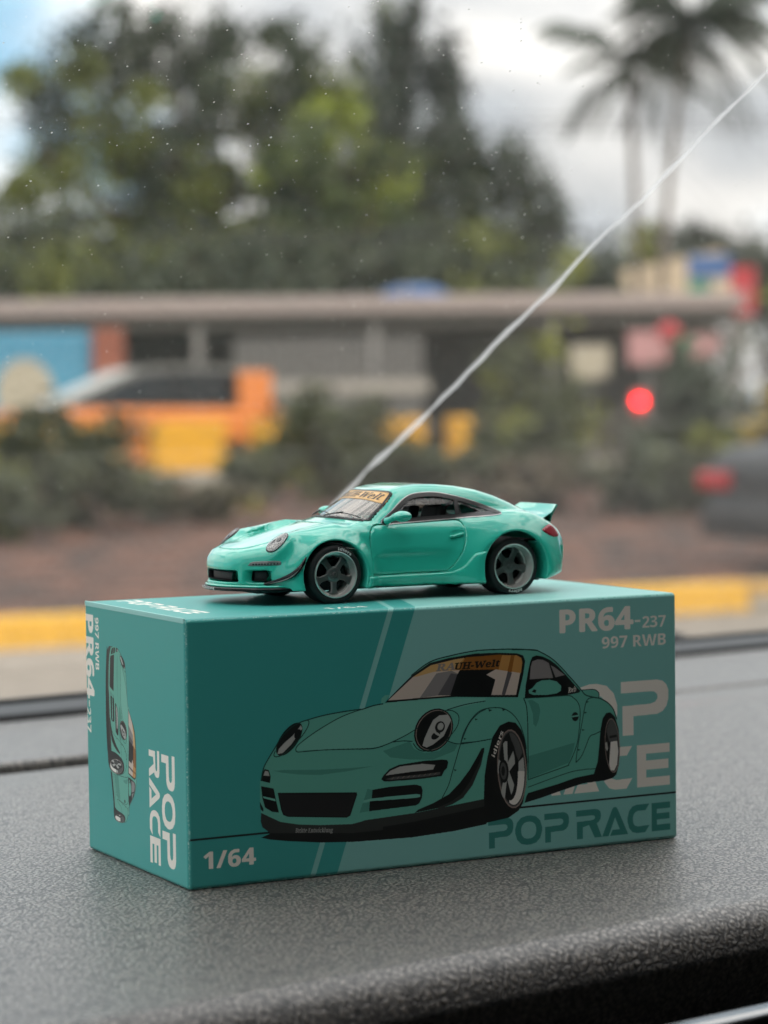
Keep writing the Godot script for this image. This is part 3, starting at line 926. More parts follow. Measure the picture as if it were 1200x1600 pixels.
const GLYPH := {
	"P": [[0, 1, 0.76, 1, 0.88, 0.97, 0.96, 0.9, 1, 0.8, 1, 0.63, 0.96, 0.5, 0.88, 0.41, 0.76, 0.36, 0.26, 0.35, 0.26, 0, 0.03, 0, 0.03, 0.55, 0.62, 0.56, 0.72, 0.59, 0.77, 0.66, 0.76, 0.73, 0.7, 0.78, 0.6, 0.79, 0, 0.79]],
	"O": [[0.42, 1, 0.58, 1, 0.78, 0.95, 0.93, 0.8, 1, 0.58, 1, 0.42, 0.93, 0.2, 0.78, 0.05, 0.58, 0, 0.42, 0, 0.22, 0.05, 0.07, 0.2, 0, 0.42, 0, 0.58, 0.07, 0.8, 0.22, 0.95, 0.42, 1, 0.44, 0.79, 0.34, 0.76, 0.25, 0.67, 0.22, 0.56, 0.22, 0.44, 0.25, 0.33, 0.34, 0.24, 0.44, 0.21, 0.56, 0.21, 0.66, 0.24, 0.75, 0.33, 0.78, 0.44, 0.78, 0.56, 0.75, 0.67, 0.66, 0.76, 0.56, 0.79, 0.44, 0.79]],
	"R": [[0, 1, 0.74, 1, 0.87, 0.97, 0.95, 0.89, 0.97, 0.77, 0.95, 0.64, 0.87, 0.53, 0.8, 0.5, 1, 0, 0.72, 0, 0.5, 0.46, 0.26, 0.4, 0.26, 0, 0.03, 0, 0.03, 0.6, 0.62, 0.62, 0.71, 0.65, 0.74, 0.71, 0.71, 0.77, 0.62, 0.79, 0, 0.79]],
	"A": [[0, 0, 0.38, 0.9, 0.43, 0.98, 0.5, 1, 0.56, 0.98, 0.61, 0.9, 1, 0, 0.3, 0, 0.4, 0.2, 0.68, 0.2, 0.5, 0.64, 0.25, 0]],
	"C": [[1, 1, 0.42, 1, 0.22, 0.95, 0.07, 0.8, 0, 0.58, 0, 0.42, 0.07, 0.2, 0.22, 0.05, 0.42, 0, 0.8, 0, 1, 0.24, 0.46, 0.23, 0.33, 0.27, 0.26, 0.36, 0.24, 0.5, 0.26, 0.63, 0.33, 0.73, 0.46, 0.78, 0.82, 0.78]],
	"E": [[0, 1, 1, 1, 1, 0.78, 0.28, 0.78, 0.28, 0.62, 0.96, 0.62, 0.96, 0.4, 0.28, 0.4, 0.28, 0.22, 1, 0.22, 1, 0, 0, 0]],
}

# wide racing capitals; each letter has its own box along the foot line from a in direction x
func art_logo(text: String, a: Vector2, x: Vector2, height: float, starts: Array, widths: Array, col: Color) -> void:
	var up := Vector2(-x.y, x.x) * height
	for k in text.length():
		for g in GLYPH[text[k]]:
			var q := PackedVector2Array()
			for p in P(g): q.append(a + x * (starts[k] + p.x * widths[k]) + up * p.y)
			raster(cv_xf * q, col)

func begin_print(size: Vector2i, face: Vector2, col: Color) -> void:
	cv = Image.create_empty(size.x, size.y, false, Image.FORMAT_RGB8)
	cv.fill(col)
	cv_xf = Transform2D(Vector2(size.x / face.x, 0), Vector2(0, -size.y / face.y), Vector2(0, size.y))

# rubbed, paler card along the folds
func scuff(face: Vector2, seed_: int) -> void:
	rng.seed = seed_
	for side in 4:
		var along := face.x if side < 2 else face.y
		for k in int(along * 5.0):
			var t := rng.randf() * along
			var d := 0.1 + 0.35 * pow(rng.randf(), 3.0)
			var l := 0.1 + 0.5 * pow(rng.randf(), 2.0)
			var col := Color8(96, 172, 162).lerp(Color8(180, 212, 204), pow(rng.randf(), 4.0))
			var q := Rect2(t, 0.0, l, d) if side == 0 else Rect2(t, face.y - d, l, d) if side == 1 else Rect2(0.0, t, d, l) if side == 2 else Rect2(face.x - d, t, d, l)
			raster(cv_xf * PackedVector2Array([q.position, q.position + Vector2(q.size.x, 0), q.end, q.position + Vector2(0, q.size.y)]), col)

func print_texture() -> ImageTexture: return ImageTexture.create_from_image(cv)

func front_print() -> ImageTexture:
	begin_print(Vector2i(2048, 952), Vector2(BOX_W, BOX_H), TEAL)
	art_fill([43.0, 45, 27.2, 0, 97, 0, 97, 45], TEAL_L)
	art_fill([37.8, 45, 22.1, 0, 23.1, 0, 38.85, 45], TEAL_L)
	# the maker's name, large behind the car and small below it
	art_logo("OP", Vector2(0, 19.6), Vector2.RIGHT, 9.8, [73.7, 84.7], [10.2, 10.2], PRINT)
	art_logo("RACE", Vector2(0, 10.0), Vector2.RIGHT, 7.7, [65.0, 72.4, 80.6, 88.0], [6.9, 7.5, 6.4, 7.1], PRINT)
	art_line([0, 8.42, 96.8, 8.5], 0.32, K, false)
	art_logo("POPRACE", Vector2(0, 1.75), Vector2.RIGHT, 5.15, [56.9, 62.4, 68.4, 75.0, 80.45, 85.9, 91.1], [5.1, 5.5, 5.1, 5.4, 5.55, 4.7, 4.0], TEAL_D)
	art_car()
	art_text("RA", serif, Vector2(46.9, 33.66), Vector2(50.6, 33.68), 1.2, GLASS_M, 0.3, 0.04)
	art_text("UH-Welt", serif, Vector2(50.4, 33.68), Vector2(59.4, 33.76), 1.2, K, 0.3, 0.04)
	art_text("Dritte Entwicklung", serif, Vector2(19.5, 7.75), Vector2(26.5, 7.2), 1.05, LENS, 0.1)
	art_text("idlers", sans, Vector2(58.35, 17.75), Vector2(60.25, 22.1), 0.75, PRINT, 0.15)
	art_text("Rwb", serif, Vector2(73.6, 28.15), Vector2(75.2, 28.3), 1.0, PRINT, 0.2)
	art_text("PR64", sans, Vector2(72.0, 38.9), Vector2(87.4, 38.9), 4.05, PRINT, 0.0, 0.12)
	art_text("-", sans, Vector2(87.75, 40.05), Vector2(89.0, 40.05), 0.42, PRINT)
	art_text("237", sans, Vector2(89.4, 38.95), Vector2(94.5, 38.95), 2.1, PRINT)
	art_text("997 RWB", sans, Vector2(80.75, 35.65), Vector2(94.45, 35.65), 2.1, PRINT)
	art_text("1/64", sans, Vector2(2.75, 3.35), Vector2(12.2, 3.35), 2.85, PRINT, 0.0, 0.06)
	scuff(Vector2(BOX_W, BOX_H), 1)
	return print_texture()

func end_print() -> ImageTexture:
	begin_print(Vector2i(1024, 988), Vector2(BOX_D, BOX_H), TEAL)
	var keep := cv_xf
	cv_xf = keep * Transform2D(Vector2(0, -0.434), Vector2(0.455, 0), Vector2(9.9 - 5.2 * 0.455, 38.0 + 13.0 * 0.434))
	art_car()
	cv_xf = keep
	art_text("PR64", sans, Vector2(0.35, 42.7), Vector2(0.35, 27.6), 3.9, PRINT, 0.0, 0.1)
	art_text("-", sans, Vector2(1.5, 27.2), Vector2(1.5, 26.1), 0.4, PRINT)
	art_text("237", sans, Vector2(0.4, 25.9), Vector2(0.4, 21.4), 2.0, PRINT)
	art_text("997 RWB", sans, Vector2(5.2, 42.5), Vector2(5.2, 33.1), 1.75, PRINT)
	art_logo("POP", Vector2(35.5, 21.7), Vector2(0, -1), 5.8, [0.0, 6.6, 13.0], [6.0, 6.0, 6.1], PRINT)
	art_logo("RACE", Vector2(29.9, 21.8), Vector2(0, -1), 4.7, [0.0, 4.9, 10.3, 14.9], [4.8, 5.3, 4.4, 4.6], PRINT)
	scuff(Vector2(BOX_D, BOX_H), 2)
	return print_texture()

func top_print() -> ImageTexture:      # x along the front, y away from it
	begin_print(Vector2i(1024, 492), Vector2(BOX_W, BOX_D), TEAL)
	art_fill([43.0, 0, 97, 0, 97, 46.6, 59.2, 46.6], TEAL_L)
	art_fill([37.8, 0, 54.0, 46.6, 55.1, 46.6, 38.85, 0], TEAL_L)
	art_logo("POPRACE", Vector2(4.9, 44.0), Vector2(0, -1), 4.2, [0.0, 4.8, 9.6, 16.0, 20.8, 25.6, 30.2], [4.4, 4.4, 4.4, 4.4, 4.6, 4.2, 3.6], PRINT)
	art_text("1/64", sans, Vector2(28.5, 4.6), Vector2(36.5, 4.6), 2.6, PRINT)
	return print_texture()

# one face of a rounded box, printed
func box_face(a: Vector3, b: Vector3, r: float, axis: int, s: float) -> MB:
	var o := MB.new()
	var mid := (a + b) * 0.5
	var half := (b - a) * 0.5
	var u := (axis + 1) % 3
	var w := (axis + 2) % 3
	var cu := edge_steps(half[u], r, 4)
	var cw := edge_steps(half[w], r, 4)
	for x in cu:
		for y in cw:
			var p := Vector3.ZERO
			p[axis] = s * half[axis]; p[u] = x; p[w] = y
			var q := p.clamp(-half + Vector3.ONE * r, half - Vector3.ONE * r)
			var nn := (p - q).normalized()
			o.add(mid + q + nn * r, nn)
			var k := (p + half) / (half * 2.0)
			o.uv.append(Vector2(k.x, 1.0 - k.y) if axis == 2 else Vector2(k.z, 1.0 - k.y) if axis == 0 else Vector2(k.x, k.z))
	var m := cw.size()
	for x in cu.size() - 1:
		for y in m - 1:
			o.quad(x * m + y, x * m + y + 1, (x + 1) * m + y + 1, (x + 1) * m + y)
	return o

func paper(called: String, tex: Texture2D) -> StandardMaterial3D:
	var m := mat(called, Color.WHITE if tex else TEAL, 0.4)
	if tex: m.albedo_texture = tex
	m.heightmap_enabled = true
	m.heightmap_texture = M.grain_tex
	m.heightmap_scale = 0.0012
	m.uv1_triplanar = false
	return m

func make_carton() -> void:
	var box := thing("carton", "turquoise printed carton under the toy car, a sports car drawn on its front", "box", Vector3.ZERO, YAW)
	var a := Vector3(0, 0, -BOX_D)
	var b := Vector3(BOX_W, BOX_H, 0)
	var m := mat("paper_front", Color.WHITE, 0.42)
	m.albedo_texture = front_print()
	put("front_panel", box_face(a, b, 0.75, 2, 1.0).done(MM), m, box)
	m = mat("paper_end", Color.WHITE, 0.42)
	m.albedo_texture = end_print()
	put("end_panel", box_face(a, b, 0.75, 0, -1.0).done(MM), m, box)
	m = mat("paper_top", Color.WHITE, 0.42)
	m.albedo_texture = top_print()
	m.uv1_scale = Vector3(1, 1, 1)
	put("lid", box_face(a, b, 0.75, 1, 1.0).done(MM), m, box)
	m = mat("paper_plain", TEAL_L, 0.42)
	put("end_panel", box_face(a, b, 0.75, 0, 1.0).done(MM), m, box)
	put("back_panel", box_face(a, b, 0.75, 2, -1.0).done(MM), m, box)
	put("bottom_panel", box_face(a, b, 0.75, 1, -1.0).done(MM), m, box)
	m = mat("paper_edge", c8(150, 205, 198), 0.5)
	put("flap_edge", rbox(Vector3(-0.03, BOX_H - 0.8, -BOX_D + 0.25), Vector3(0.3, BOX_H + 0.14, -0.5), 0.13).done(MM), m, box)
func art_car() -> void:
	art_fill([51.43, 5.82, 61.02, 6.87, 63.09, 7.97, 63.99, 9.17, 67.84, 9.87, 72.03, 10.81, 76.56, 11.73, 81.12, 11.88, 82.96, 12.26, 83.74, 13.24, 83.94, 17.66, 80.02, 23.14, 63.19, 16.65, 56.14, 13.14, 51.50, 11.50], K)
	art_fill([13.25, 7.73, 15.03, 8.29, 13.48, 9.45, 13.20, 10.47, 13.32, 12.07, 24.22, 11.67, 56.19, 10.80, 56.62, 10.77, 56.57, 6.16, 50.15, 5.52, 41.72, 5.17, 31.41, 5.41, 30.19, 5.45, 24.14, 5.90, 18.16, 6.69, 14.82, 7.26], K)
	art_fill([13.28, 11.89, 13.11, 13.52, 13.17, 17.11, 13.62, 18.51, 14.03, 19.73, 15.04, 21.27, 16.15, 22.80, 17.26, 24.34, 19.06, 25.83, 20.86, 26.60, 22.06, 26.88, 24.87, 27.41, 28.50, 27.80, 31.75, 28.00, 32.56, 28.01, 34.61, 28.48, 36.87, 28.76, 39.05, 30.65, 42.05, 33.14, 45.60, 35.23, 49.44, 36.02, 54.70, 36.64, 58.88, 36.70, 63.10, 36.56, 67.36, 36.09, 66.48, 36.25, 68.01, 35.73, 69.98, 34.66, 71.51, 33.44, 73.27, 31.71, 75.03, 29.89, 76.35, 28.47, 77.24, 27.55, 78.80, 27.06, 80.38, 26.67, 81.95, 25.80, 83.07, 24.57, 83.73, 22.79, 83.95, 21.61, 81.87, 17.91, 79.34, 13.86, 78.88, 13.23, 75.06, 12.86, 71.27, 12.02, 65.09, 10.91, 64.74, 10.39, 64.28, 8.89, 60.20, 11.79, 56.11, 10.73, 56.19, 10.62, 42.62, 9.35, 32.69, 8.93, 31.46, 8.63, 30.24, 8.50, 24.18, 8.86, 20.19, 9.31, 16.83, 10.05, 14.88, 11.04], BODY)
	art_fill([19.89, 21.89, 20.40, 22.84, 23.62, 24.78, 27.67, 26.67, 31.74, 27.85, 36.46, 28.63, 42.05, 29.00, 56.63, 28.41, 56.62, 27.76, 49.36, 26.75, 43.23, 24.02, 38.22, 21.99, 35.74, 21.25, 31.65, 21.28], BODY_L)
	art_fill([15.59, 18.80, 17.96, 18.74, 24.32, 18.29, 30.38, 18.09, 34.67, 18.12, 29.56, 17.61, 24.31, 17.39, 20.32, 17.79, 17.36, 18.30], BODY_D)
	art_fill([36.35, 20.56, 41.54, 21.83, 42.35, 20.48, 44.43, 19.58, 47.37, 19.73, 49.29, 21.26, 50.98, 20.58, 50.33, 19.51, 46.09, 18.34, 41.49, 18.70, 37.77, 19.35], BODY_D)
	art_fill([65.17, 17.45, 74.91, 19.19, 74.44, 17.50, 73.53, 15.66, 65.34, 13.45], BODY_D)
	art_fill([65.28, 27.38, 66.16, 27.41, 67.46, 26.57, 67.78, 25.41, 67.43, 23.73, 66.87, 22.53, 66.33, 23.05, 66.24, 24.95], BODY_D)
	art_fill([13.28, 11.89, 14.88, 11.04, 16.83, 10.05, 20.19, 9.31, 24.18, 8.86, 30.24, 8.50, 33.31, 8.96, 36.18, 9.08, 36.15, 6.96, 30.21, 6.95, 20.17, 7.86, 15.03, 8.32, 13.48, 9.45, 13.22, 10.46], LIP)
	art_fill([31.46, 8.63, 32.69, 8.93, 42.62, 9.35, 56.19, 10.62, 56.18, 9.30, 42.60, 7.87, 31.44, 7.20], LIP)
	art_fill([36.88, 28.83, 39.05, 30.70, 42.05, 33.14, 45.66, 35.13, 49.44, 35.78, 54.69, 36.25, 58.88, 36.16, 63.09, 35.82, 64.36, 35.36, 64.78, 34.40, 64.35, 31.97, 63.58, 29.32, 63.23, 28.07, 57.94, 28.41, 50.45, 28.95, 43.61, 28.91], K)
	art_fill([37.42, 29.15, 42.31, 32.89, 45.87, 34.74, 50.54, 35.47, 58.87, 35.79, 63.03, 35.48, 63.99, 34.99, 64.21, 34.19, 62.86, 28.48, 50.46, 29.24, 43.62, 29.20], GLASS_L)
	art_fill([43.62, 29.20, 46.94, 33.27, 49.96, 33.57, 51.60, 32.75, 47.16, 29.40], GLASS_M)
	art_fill([47.16, 29.43, 49.82, 33.10, 51.60, 32.75, 49.63, 29.27], GLASS_D)
	art_fill([49.63, 29.27, 51.05, 32.78, 51.62, 33.60, 58.70, 33.24, 56.87, 32.43, 58.68, 31.46, 57.81, 28.79], K)
	art_fill([59.91, 28.70, 61.22, 32.77, 62.07, 32.48, 60.61, 28.63], GLASS_D)
	art_fill([42.31, 32.89, 45.87, 34.74, 50.54, 35.47, 58.87, 35.79, 63.03, 35.48, 63.99, 34.99, 64.21, 34.19, 63.90, 32.29, 58.84, 33.23, 51.61, 33.57, 46.40, 33.55, 43.26, 32.97], BAND)
	art_fill([51.34, 33.61, 52.75, 35.71, 58.87, 35.79, 60.13, 35.75, 59.35, 33.20], BAND_D)
	art_fill([61.14, 32.75, 61.90, 35.50, 62.64, 35.48, 61.98, 32.56], BAND_D)
	art_fill([45.87, 34.74, 50.54, 35.47, 52.53, 35.65, 50.24, 33.56, 46.40, 33.55, 43.26, 32.97, 42.31, 32.89], BAND_L)
	art_fill([64.63, 27.89, 64.83, 29.96, 65.34, 32.38, 65.84, 34.24, 66.25, 34.98, 67.13, 35.21, 68.44, 34.94, 69.97, 34.19, 71.29, 33.26, 73.04, 31.54, 74.58, 29.91, 76.13, 28.38, 75.90, 28.07, 74.11, 27.85, 70.78, 27.68], K)
	art_fill([65.65, 31.04, 65.90, 33.29, 66.24, 34.22, 67.34, 34.53, 68.43, 34.38, 69.64, 33.74, 70.49, 31.03], GLASS_M)
	art_fill([70.01, 33.33, 70.84, 32.90, 72.93, 31.39, 71.00, 31.09], GLASS_M)
	art_fill([65.52, 28.59, 65.41, 29.16, 66.18, 29.49, 67.07, 30.38, 68.17, 30.73, 69.71, 30.75, 71.26, 30.35, 72.13, 29.50, 72.08, 28.64, 71.23, 28.22, 69.24, 28.07, 66.39, 28.25], BODY)
	art_fill([66.07, 28.84, 66.51, 29.25, 67.01, 29.06, 66.83, 28.60], K)
	art_fill([36.07, 28.81, 36.22, 29.64, 36.89, 30.12, 37.83, 30.13, 37.01, 29.11, 36.74, 28.77], BODY)
	art_fill([76.35, 28.47, 78.82, 28.44, 79.71, 28.06, 80.05, 27.56, 79.97, 26.79, 77.46, 27.44], BODY)
	art_fill([49.28, 21.54, 48.60, 20.83, 47.79, 20.27, 46.90, 19.89, 45.96, 19.72, 45.05, 19.77, 44.21, 20.03, 43.49, 20.48, 42.93, 21.11, 42.57, 21.87, 42.41, 22.72, 42.49, 23.61, 42.78, 24.49, 43.27, 25.31, 43.94, 26.03, 44.74, 26.59, 45.63, 26.97, 46.56, 27.15, 47.48, 27.11, 48.33, 26.85, 49.05, 26.40, 49.62, 25.78, 49.99, 25.01, 50.14, 24.15, 50.07, 23.26, 49.78, 22.37], K)
	art_fill([49.09, 21.68, 48.46, 21.01, 47.70, 20.48, 46.87, 20.13, 46.00, 19.96, 45.15, 20.00, 44.37, 20.23, 43.70, 20.66, 43.19, 21.24, 42.86, 21.95, 42.72, 22.74, 42.80, 23.57, 43.08, 24.40, 43.54, 25.17, 44.17, 25.84, 44.92, 26.37, 45.75, 26.73, 46.61, 26.90, 47.46, 26.87, 48.25, 26.64, 48.92, 26.22, 49.44, 25.64, 49.78, 24.93, 49.92, 24.13, 49.84, 23.29, 49.56, 22.46], RIMC)
	art_fill([48.99, 21.76, 48.38, 21.11, 47.65, 20.60, 46.85, 20.25, 46.01, 20.09, 45.20, 20.12, 44.46, 20.35, 43.82, 20.75, 43.33, 21.31, 43.01, 21.99, 42.89, 22.75, 42.96, 23.55, 43.23, 24.35, 43.68, 25.09, 44.29, 25.74, 45.01, 26.25, 45.81, 26.60, 46.64, 26.77, 47.46, 26.75, 48.21, 26.53, 48.85, 26.13, 49.34, 25.57, 49.66, 24.89, 49.79, 24.12, 49.71, 23.31, 49.44, 22.51], K)
	art_fill([44.03, 20.91, 44.46, 22.17, 45.32, 23.78, 46.18, 25.20, 47.45, 25.95, 49.14, 25.93, 49.76, 24.95, 48.25, 22.27, 46.13, 20.94, 44.86, 20.51], LENS)
	art_fill([48.42, 23.55, 48.30, 23.34, 48.13, 23.16, 47.93, 23.02, 47.70, 22.94, 47.47, 22.91, 47.23, 22.94, 47.02, 23.02, 46.84, 23.16, 46.69, 23.33, 46.60, 23.55, 46.56, 23.78, 46.58, 24.02, 46.65, 24.25, 46.77, 24.46, 46.94, 24.64, 47.14, 24.78, 47.37, 24.87, 47.60, 24.90, 47.83, 24.87, 48.05, 24.79, 48.23, 24.65, 48.37, 24.47, 48.47, 24.26, 48.51, 24.03, 48.49, 23.79], K)
	art_fill([48.19, 23.77, 48.11, 23.63, 48.00, 23.51, 47.87, 23.42, 47.73, 23.36, 47.58, 23.34, 47.44, 23.36, 47.31, 23.41, 47.19, 23.49, 47.11, 23.61, 47.05, 23.75, 47.03, 23.90, 47.04, 24.05, 47.09, 24.20, 47.17, 24.34, 47.28, 24.46, 47.40, 24.55, 47.55, 24.61, 47.69, 24.63, 47.84, 24.62, 47.97, 24.57, 48.09, 24.48, 48.17, 24.37, 48.23, 24.23, 48.25, 24.08, 48.24, 23.92], LENS)
	art_fill([47.45, 22.99, 47.53, 22.87, 47.55, 22.72, 47.52, 22.56, 47.44, 22.40, 47.32, 22.23, 47.16, 22.09, 46.97, 21.96, 46.77, 21.87, 46.56, 21.81, 46.35, 21.79, 46.17, 21.81, 46.01, 21.87, 45.89, 21.96, 45.82, 22.09, 45.80, 22.23, 45.82, 22.39, 45.90, 22.56, 46.02, 22.72, 46.18, 22.87, 46.37, 22.99, 46.57, 23.09, 46.79, 23.15, 46.99, 23.17, 47.18, 23.15, 47.33, 23.09], K)
	art_fill([47.62, 22.36, 47.58, 22.33, 47.49, 22.32, 47.38, 22.33, 47.24, 22.37, 47.09, 22.43, 46.94, 22.51, 46.79, 22.60, 46.65, 22.69, 46.53, 22.79, 46.43, 22.89, 46.37, 22.98, 46.35, 23.05, 46.36, 23.10, 46.41, 23.14, 46.49, 23.15, 46.60, 23.13, 46.74, 23.09, 46.89, 23.04, 47.04, 22.96, 47.19, 22.87, 47.34, 22.77, 47.46, 22.67, 47.55, 22.58, 47.61, 22.49, 47.64, 22.42], LENS)
	art_fill([19.99, 22.93, 19.45, 22.35, 18.86, 21.86, 18.26, 21.49, 17.69, 21.26, 17.17, 21.18, 16.74, 21.25, 16.43, 21.48, 16.24, 21.85, 16.20, 22.33, 16.30, 22.90, 16.53, 23.53, 16.89, 24.18, 17.36, 24.82, 17.90, 25.39, 18.49, 25.88, 19.08, 26.26, 19.66, 26.50, 20.18, 26.58, 20.61, 26.51, 20.93, 26.28, 21.11, 25.91, 21.16, 25.43, 21.06, 24.85, 20.82, 24.22, 20.46, 23.56], K)
	art_fill([16.42, 21.52, 16.73, 22.40, 17.83, 23.39, 19.23, 24.37, 20.85, 26.06, 21.14, 25.50, 20.43, 24.65, 19.01, 22.95, 17.41, 21.63], LENS)
	art_fill([20.73, 24.41, 20.62, 24.24, 20.48, 24.09, 20.33, 23.97, 20.17, 23.90, 20.02, 23.87, 19.88, 23.88, 19.76, 23.94, 19.67, 24.04, 19.61, 24.18, 19.58, 24.35, 19.60, 24.53, 19.65, 24.72, 19.73, 24.91, 19.84, 25.08, 19.98, 25.23, 20.13, 25.35, 20.29, 25.42, 20.44, 25.46, 20.58, 25.44, 20.70, 25.38, 20.80, 25.28, 20.86, 25.14, 20.88, 24.98, 20.87, 24.79, 20.82, 24.60], K)
	art_fill([35.97, 15.72, 36.39, 16.33, 37.54, 17.34, 39.41, 17.93, 43.99, 18.23, 47.77, 18.21, 48.83, 18.04, 49.08, 17.65, 48.81, 16.64, 48.27, 16.22, 47.74, 15.33, 43.95, 15.17, 37.71, 15.21, 36.48, 15.31], K)
	art_fill([36.80, 16.30, 37.74, 17.05, 39.61, 17.64, 43.99, 17.76, 46.50, 17.38, 46.07, 16.58, 41.88, 16.54], LENS)
	art_fill([36.69, 15.66, 38.14, 15.91, 43.96, 15.91, 47.53, 16.09, 47.42, 15.64, 43.95, 15.45, 37.72, 15.45], LENS_D)
	art_line([38.34, 15.82, 37.97, 15.56], 0.1, RIMC, false)
	art_line([39.38, 15.84, 39.00, 15.58], 0.1, RIMC, false)
	art_line([40.42, 15.86, 40.04, 15.60], 0.1, RIMC, false)
	art_line([41.46, 15.88, 41.08, 15.61], 0.1, RIMC, false)
	art_line([42.50, 15.90, 42.12, 15.63], 0.1, RIMC, false)
	art_line([43.54, 15.92, 43.16, 15.65], 0.1, RIMC, false)
	art_line([44.59, 15.94, 44.21, 15.67], 0.1, RIMC, false)
	art_line([45.64, 15.95, 45.26, 15.69], 0.1, RIMC, false)
	art_line([46.69, 15.97, 46.31, 15.71], 0.1, RIMC, false)
	art_fill([33.53, 10.41, 33.65, 11.78, 34.20, 14.03, 37.70, 14.29, 42.68, 14.25, 43.72, 13.89, 43.96, 13.13, 43.80, 11.84, 43.27, 10.96, 42.63, 10.65, 37.65, 10.52], K)
	art_fill([32.43, 12.07, 33.28, 14.29, 34.24, 14.02, 34.07, 12.48], BODY_D)
	art_fill([32.50, 12.34, 33.97, 12.58, 42.66, 12.64, 43.50, 12.46, 43.49, 12.06, 42.65, 11.94, 34.17, 12.10, 32.49, 12.06], BODY_L)
	art_fill([31.69, 10.30, 32.33, 11.89, 33.66, 11.96, 33.43, 10.42], BODY_D)
	art_fill([16.38, 15.01, 31.23, 13.85, 31.29, 13.44, 29.95, 9.99, 29.24, 9.69, 18.23, 10.78, 17.34, 11.18, 16.96, 12.12], K)
	art_fill([16.61, 14.70, 31.02, 13.56, 29.75, 10.19, 29.14, 9.93, 18.33, 10.99, 17.54, 11.38, 17.16, 12.19], MESH)
	art_fill([13.35, 16.38, 15.64, 15.79, 16.10, 13.63, 16.56, 11.66, 15.28, 11.90, 14.02, 12.73, 13.56, 14.38], K)
	art_fill([13.66, 14.65, 15.91, 14.01, 16.00, 13.60, 13.75, 14.33], BODY_L)
	art_fill([14.03, 19.19, 14.81, 18.95, 15.14, 17.85, 14.97, 16.78, 13.37, 17.27, 13.62, 18.51], K)
	art_fill([14.12, 18.92, 14.71, 18.74, 14.95, 17.95, 13.81, 18.13], LENS)
	art_fill([13.11, 13.70, 13.72, 12.58, 13.67, 12.04, 13.23, 12.44, 13.07, 13.17], K)
	art_fill([42.41, 9.40, 43.04, 9.87, 45.99, 10.73, 49.17, 12.05, 51.32, 13.83, 53.26, 15.92, 54.78, 18.05, 55.77, 19.57, 56.30, 19.62, 56.25, 18.88, 54.98, 16.53, 53.45, 14.03, 51.50, 11.76, 49.36, 10.63, 46.40, 9.77], K)
	art_fill([46.40, 9.77, 49.36, 10.63, 51.50, 11.76, 53.45, 14.03, 54.98, 16.53, 56.21, 18.88, 55.62, 16.67, 53.87, 13.25, 51.92, 11.16, 49.78, 10.22, 47.66, 9.75], LIP)
	art_fill([56.11, 10.60, 56.30, 14.65, 56.92, 17.90, 57.98, 21.37, 59.46, 23.29, 61.22, 23.88, 62.69, 23.58, 63.85, 22.22, 64.70, 19.86, 65.02, 16.51, 64.76, 12.44, 63.99, 9.17, 63.09, 7.97, 57.22, 6.95], K)
	art_fill([64.85, 15.38, 64.85, 13.70, 64.67, 12.11, 64.32, 10.73, 63.83, 9.62, 63.23, 8.86, 62.55, 8.48, 61.83, 8.51, 61.11, 8.94, 60.44, 9.75, 59.85, 10.90, 59.37, 12.31, 59.04, 13.90, 58.88, 15.58, 58.88, 17.25, 59.06, 18.82, 59.40, 20.20, 59.89, 21.31, 60.48, 22.07, 61.16, 22.46, 61.88, 22.44, 62.60, 22.02, 63.28, 21.21, 63.87, 20.07, 64.35, 18.67, 64.68, 17.07], RIMC)
	art_fill([64.64, 15.39, 64.64, 13.76, 64.47, 12.24, 64.16, 10.90, 63.71, 9.83, 63.15, 9.09, 62.51, 8.72, 61.84, 8.75, 61.17, 9.17, 60.55, 9.95, 59.99, 11.06, 59.55, 12.41, 59.24, 13.95, 59.08, 15.57, 59.09, 17.19, 59.25, 18.70, 59.57, 20.03, 60.01, 21.10, 60.57, 21.84, 61.20, 22.22, 61.87, 22.20, 62.54, 21.79, 63.17, 21.01, 63.72, 19.92, 64.17, 18.56, 64.48, 17.02], LENS_D)
	art_fill([64.48, 15.39, 64.48, 13.82, 64.33, 12.35, 64.04, 11.06, 63.62, 10.03, 63.11, 9.32, 62.52, 8.97, 61.90, 8.99, 61.28, 9.39, 60.70, 10.15, 60.19, 11.21, 59.77, 12.52, 59.48, 14.00, 59.34, 15.56, 59.34, 17.12, 59.48, 18.58, 59.77, 19.86, 60.18, 20.89, 60.70, 21.61, 61.28, 21.97, 61.90, 21.95, 62.52, 21.56, 63.10, 20.81, 63.62, 19.75, 64.03, 18.44, 64.32, 16.96], K)
	art_fill([64.33, 16.29, 64.41, 15.27, 64.42, 14.25, 64.36, 13.26, 64.24, 12.34, 64.06, 11.49, 63.83, 10.74, 63.55, 10.11, 63.22, 9.63, 62.86, 9.29, 62.48, 9.10, 62.08, 9.08, 61.68, 9.23, 61.28, 9.53, 61.21, 11.32, 62.89, 14.70], WHITE)
	art_fill([61.36, 21.85, 61.59, 21.87, 61.83, 21.83, 62.06, 21.74, 62.30, 21.59, 62.53, 21.39, 62.76, 21.13, 62.97, 20.83, 63.18, 20.48, 63.38, 20.09, 63.56, 19.65, 63.73, 19.18, 63.89, 18.68, 64.02, 18.15, 63.22, 16.78, 62.20, 19.31], LENS_D)
	art_fill([64.18, 17.38, 64.24, 17.03, 64.29, 16.67, 64.33, 16.31, 64.36, 15.95, 64.39, 15.59, 64.41, 15.23, 64.42, 14.86, 63.20, 15.02, 63.22, 16.64], LENS)
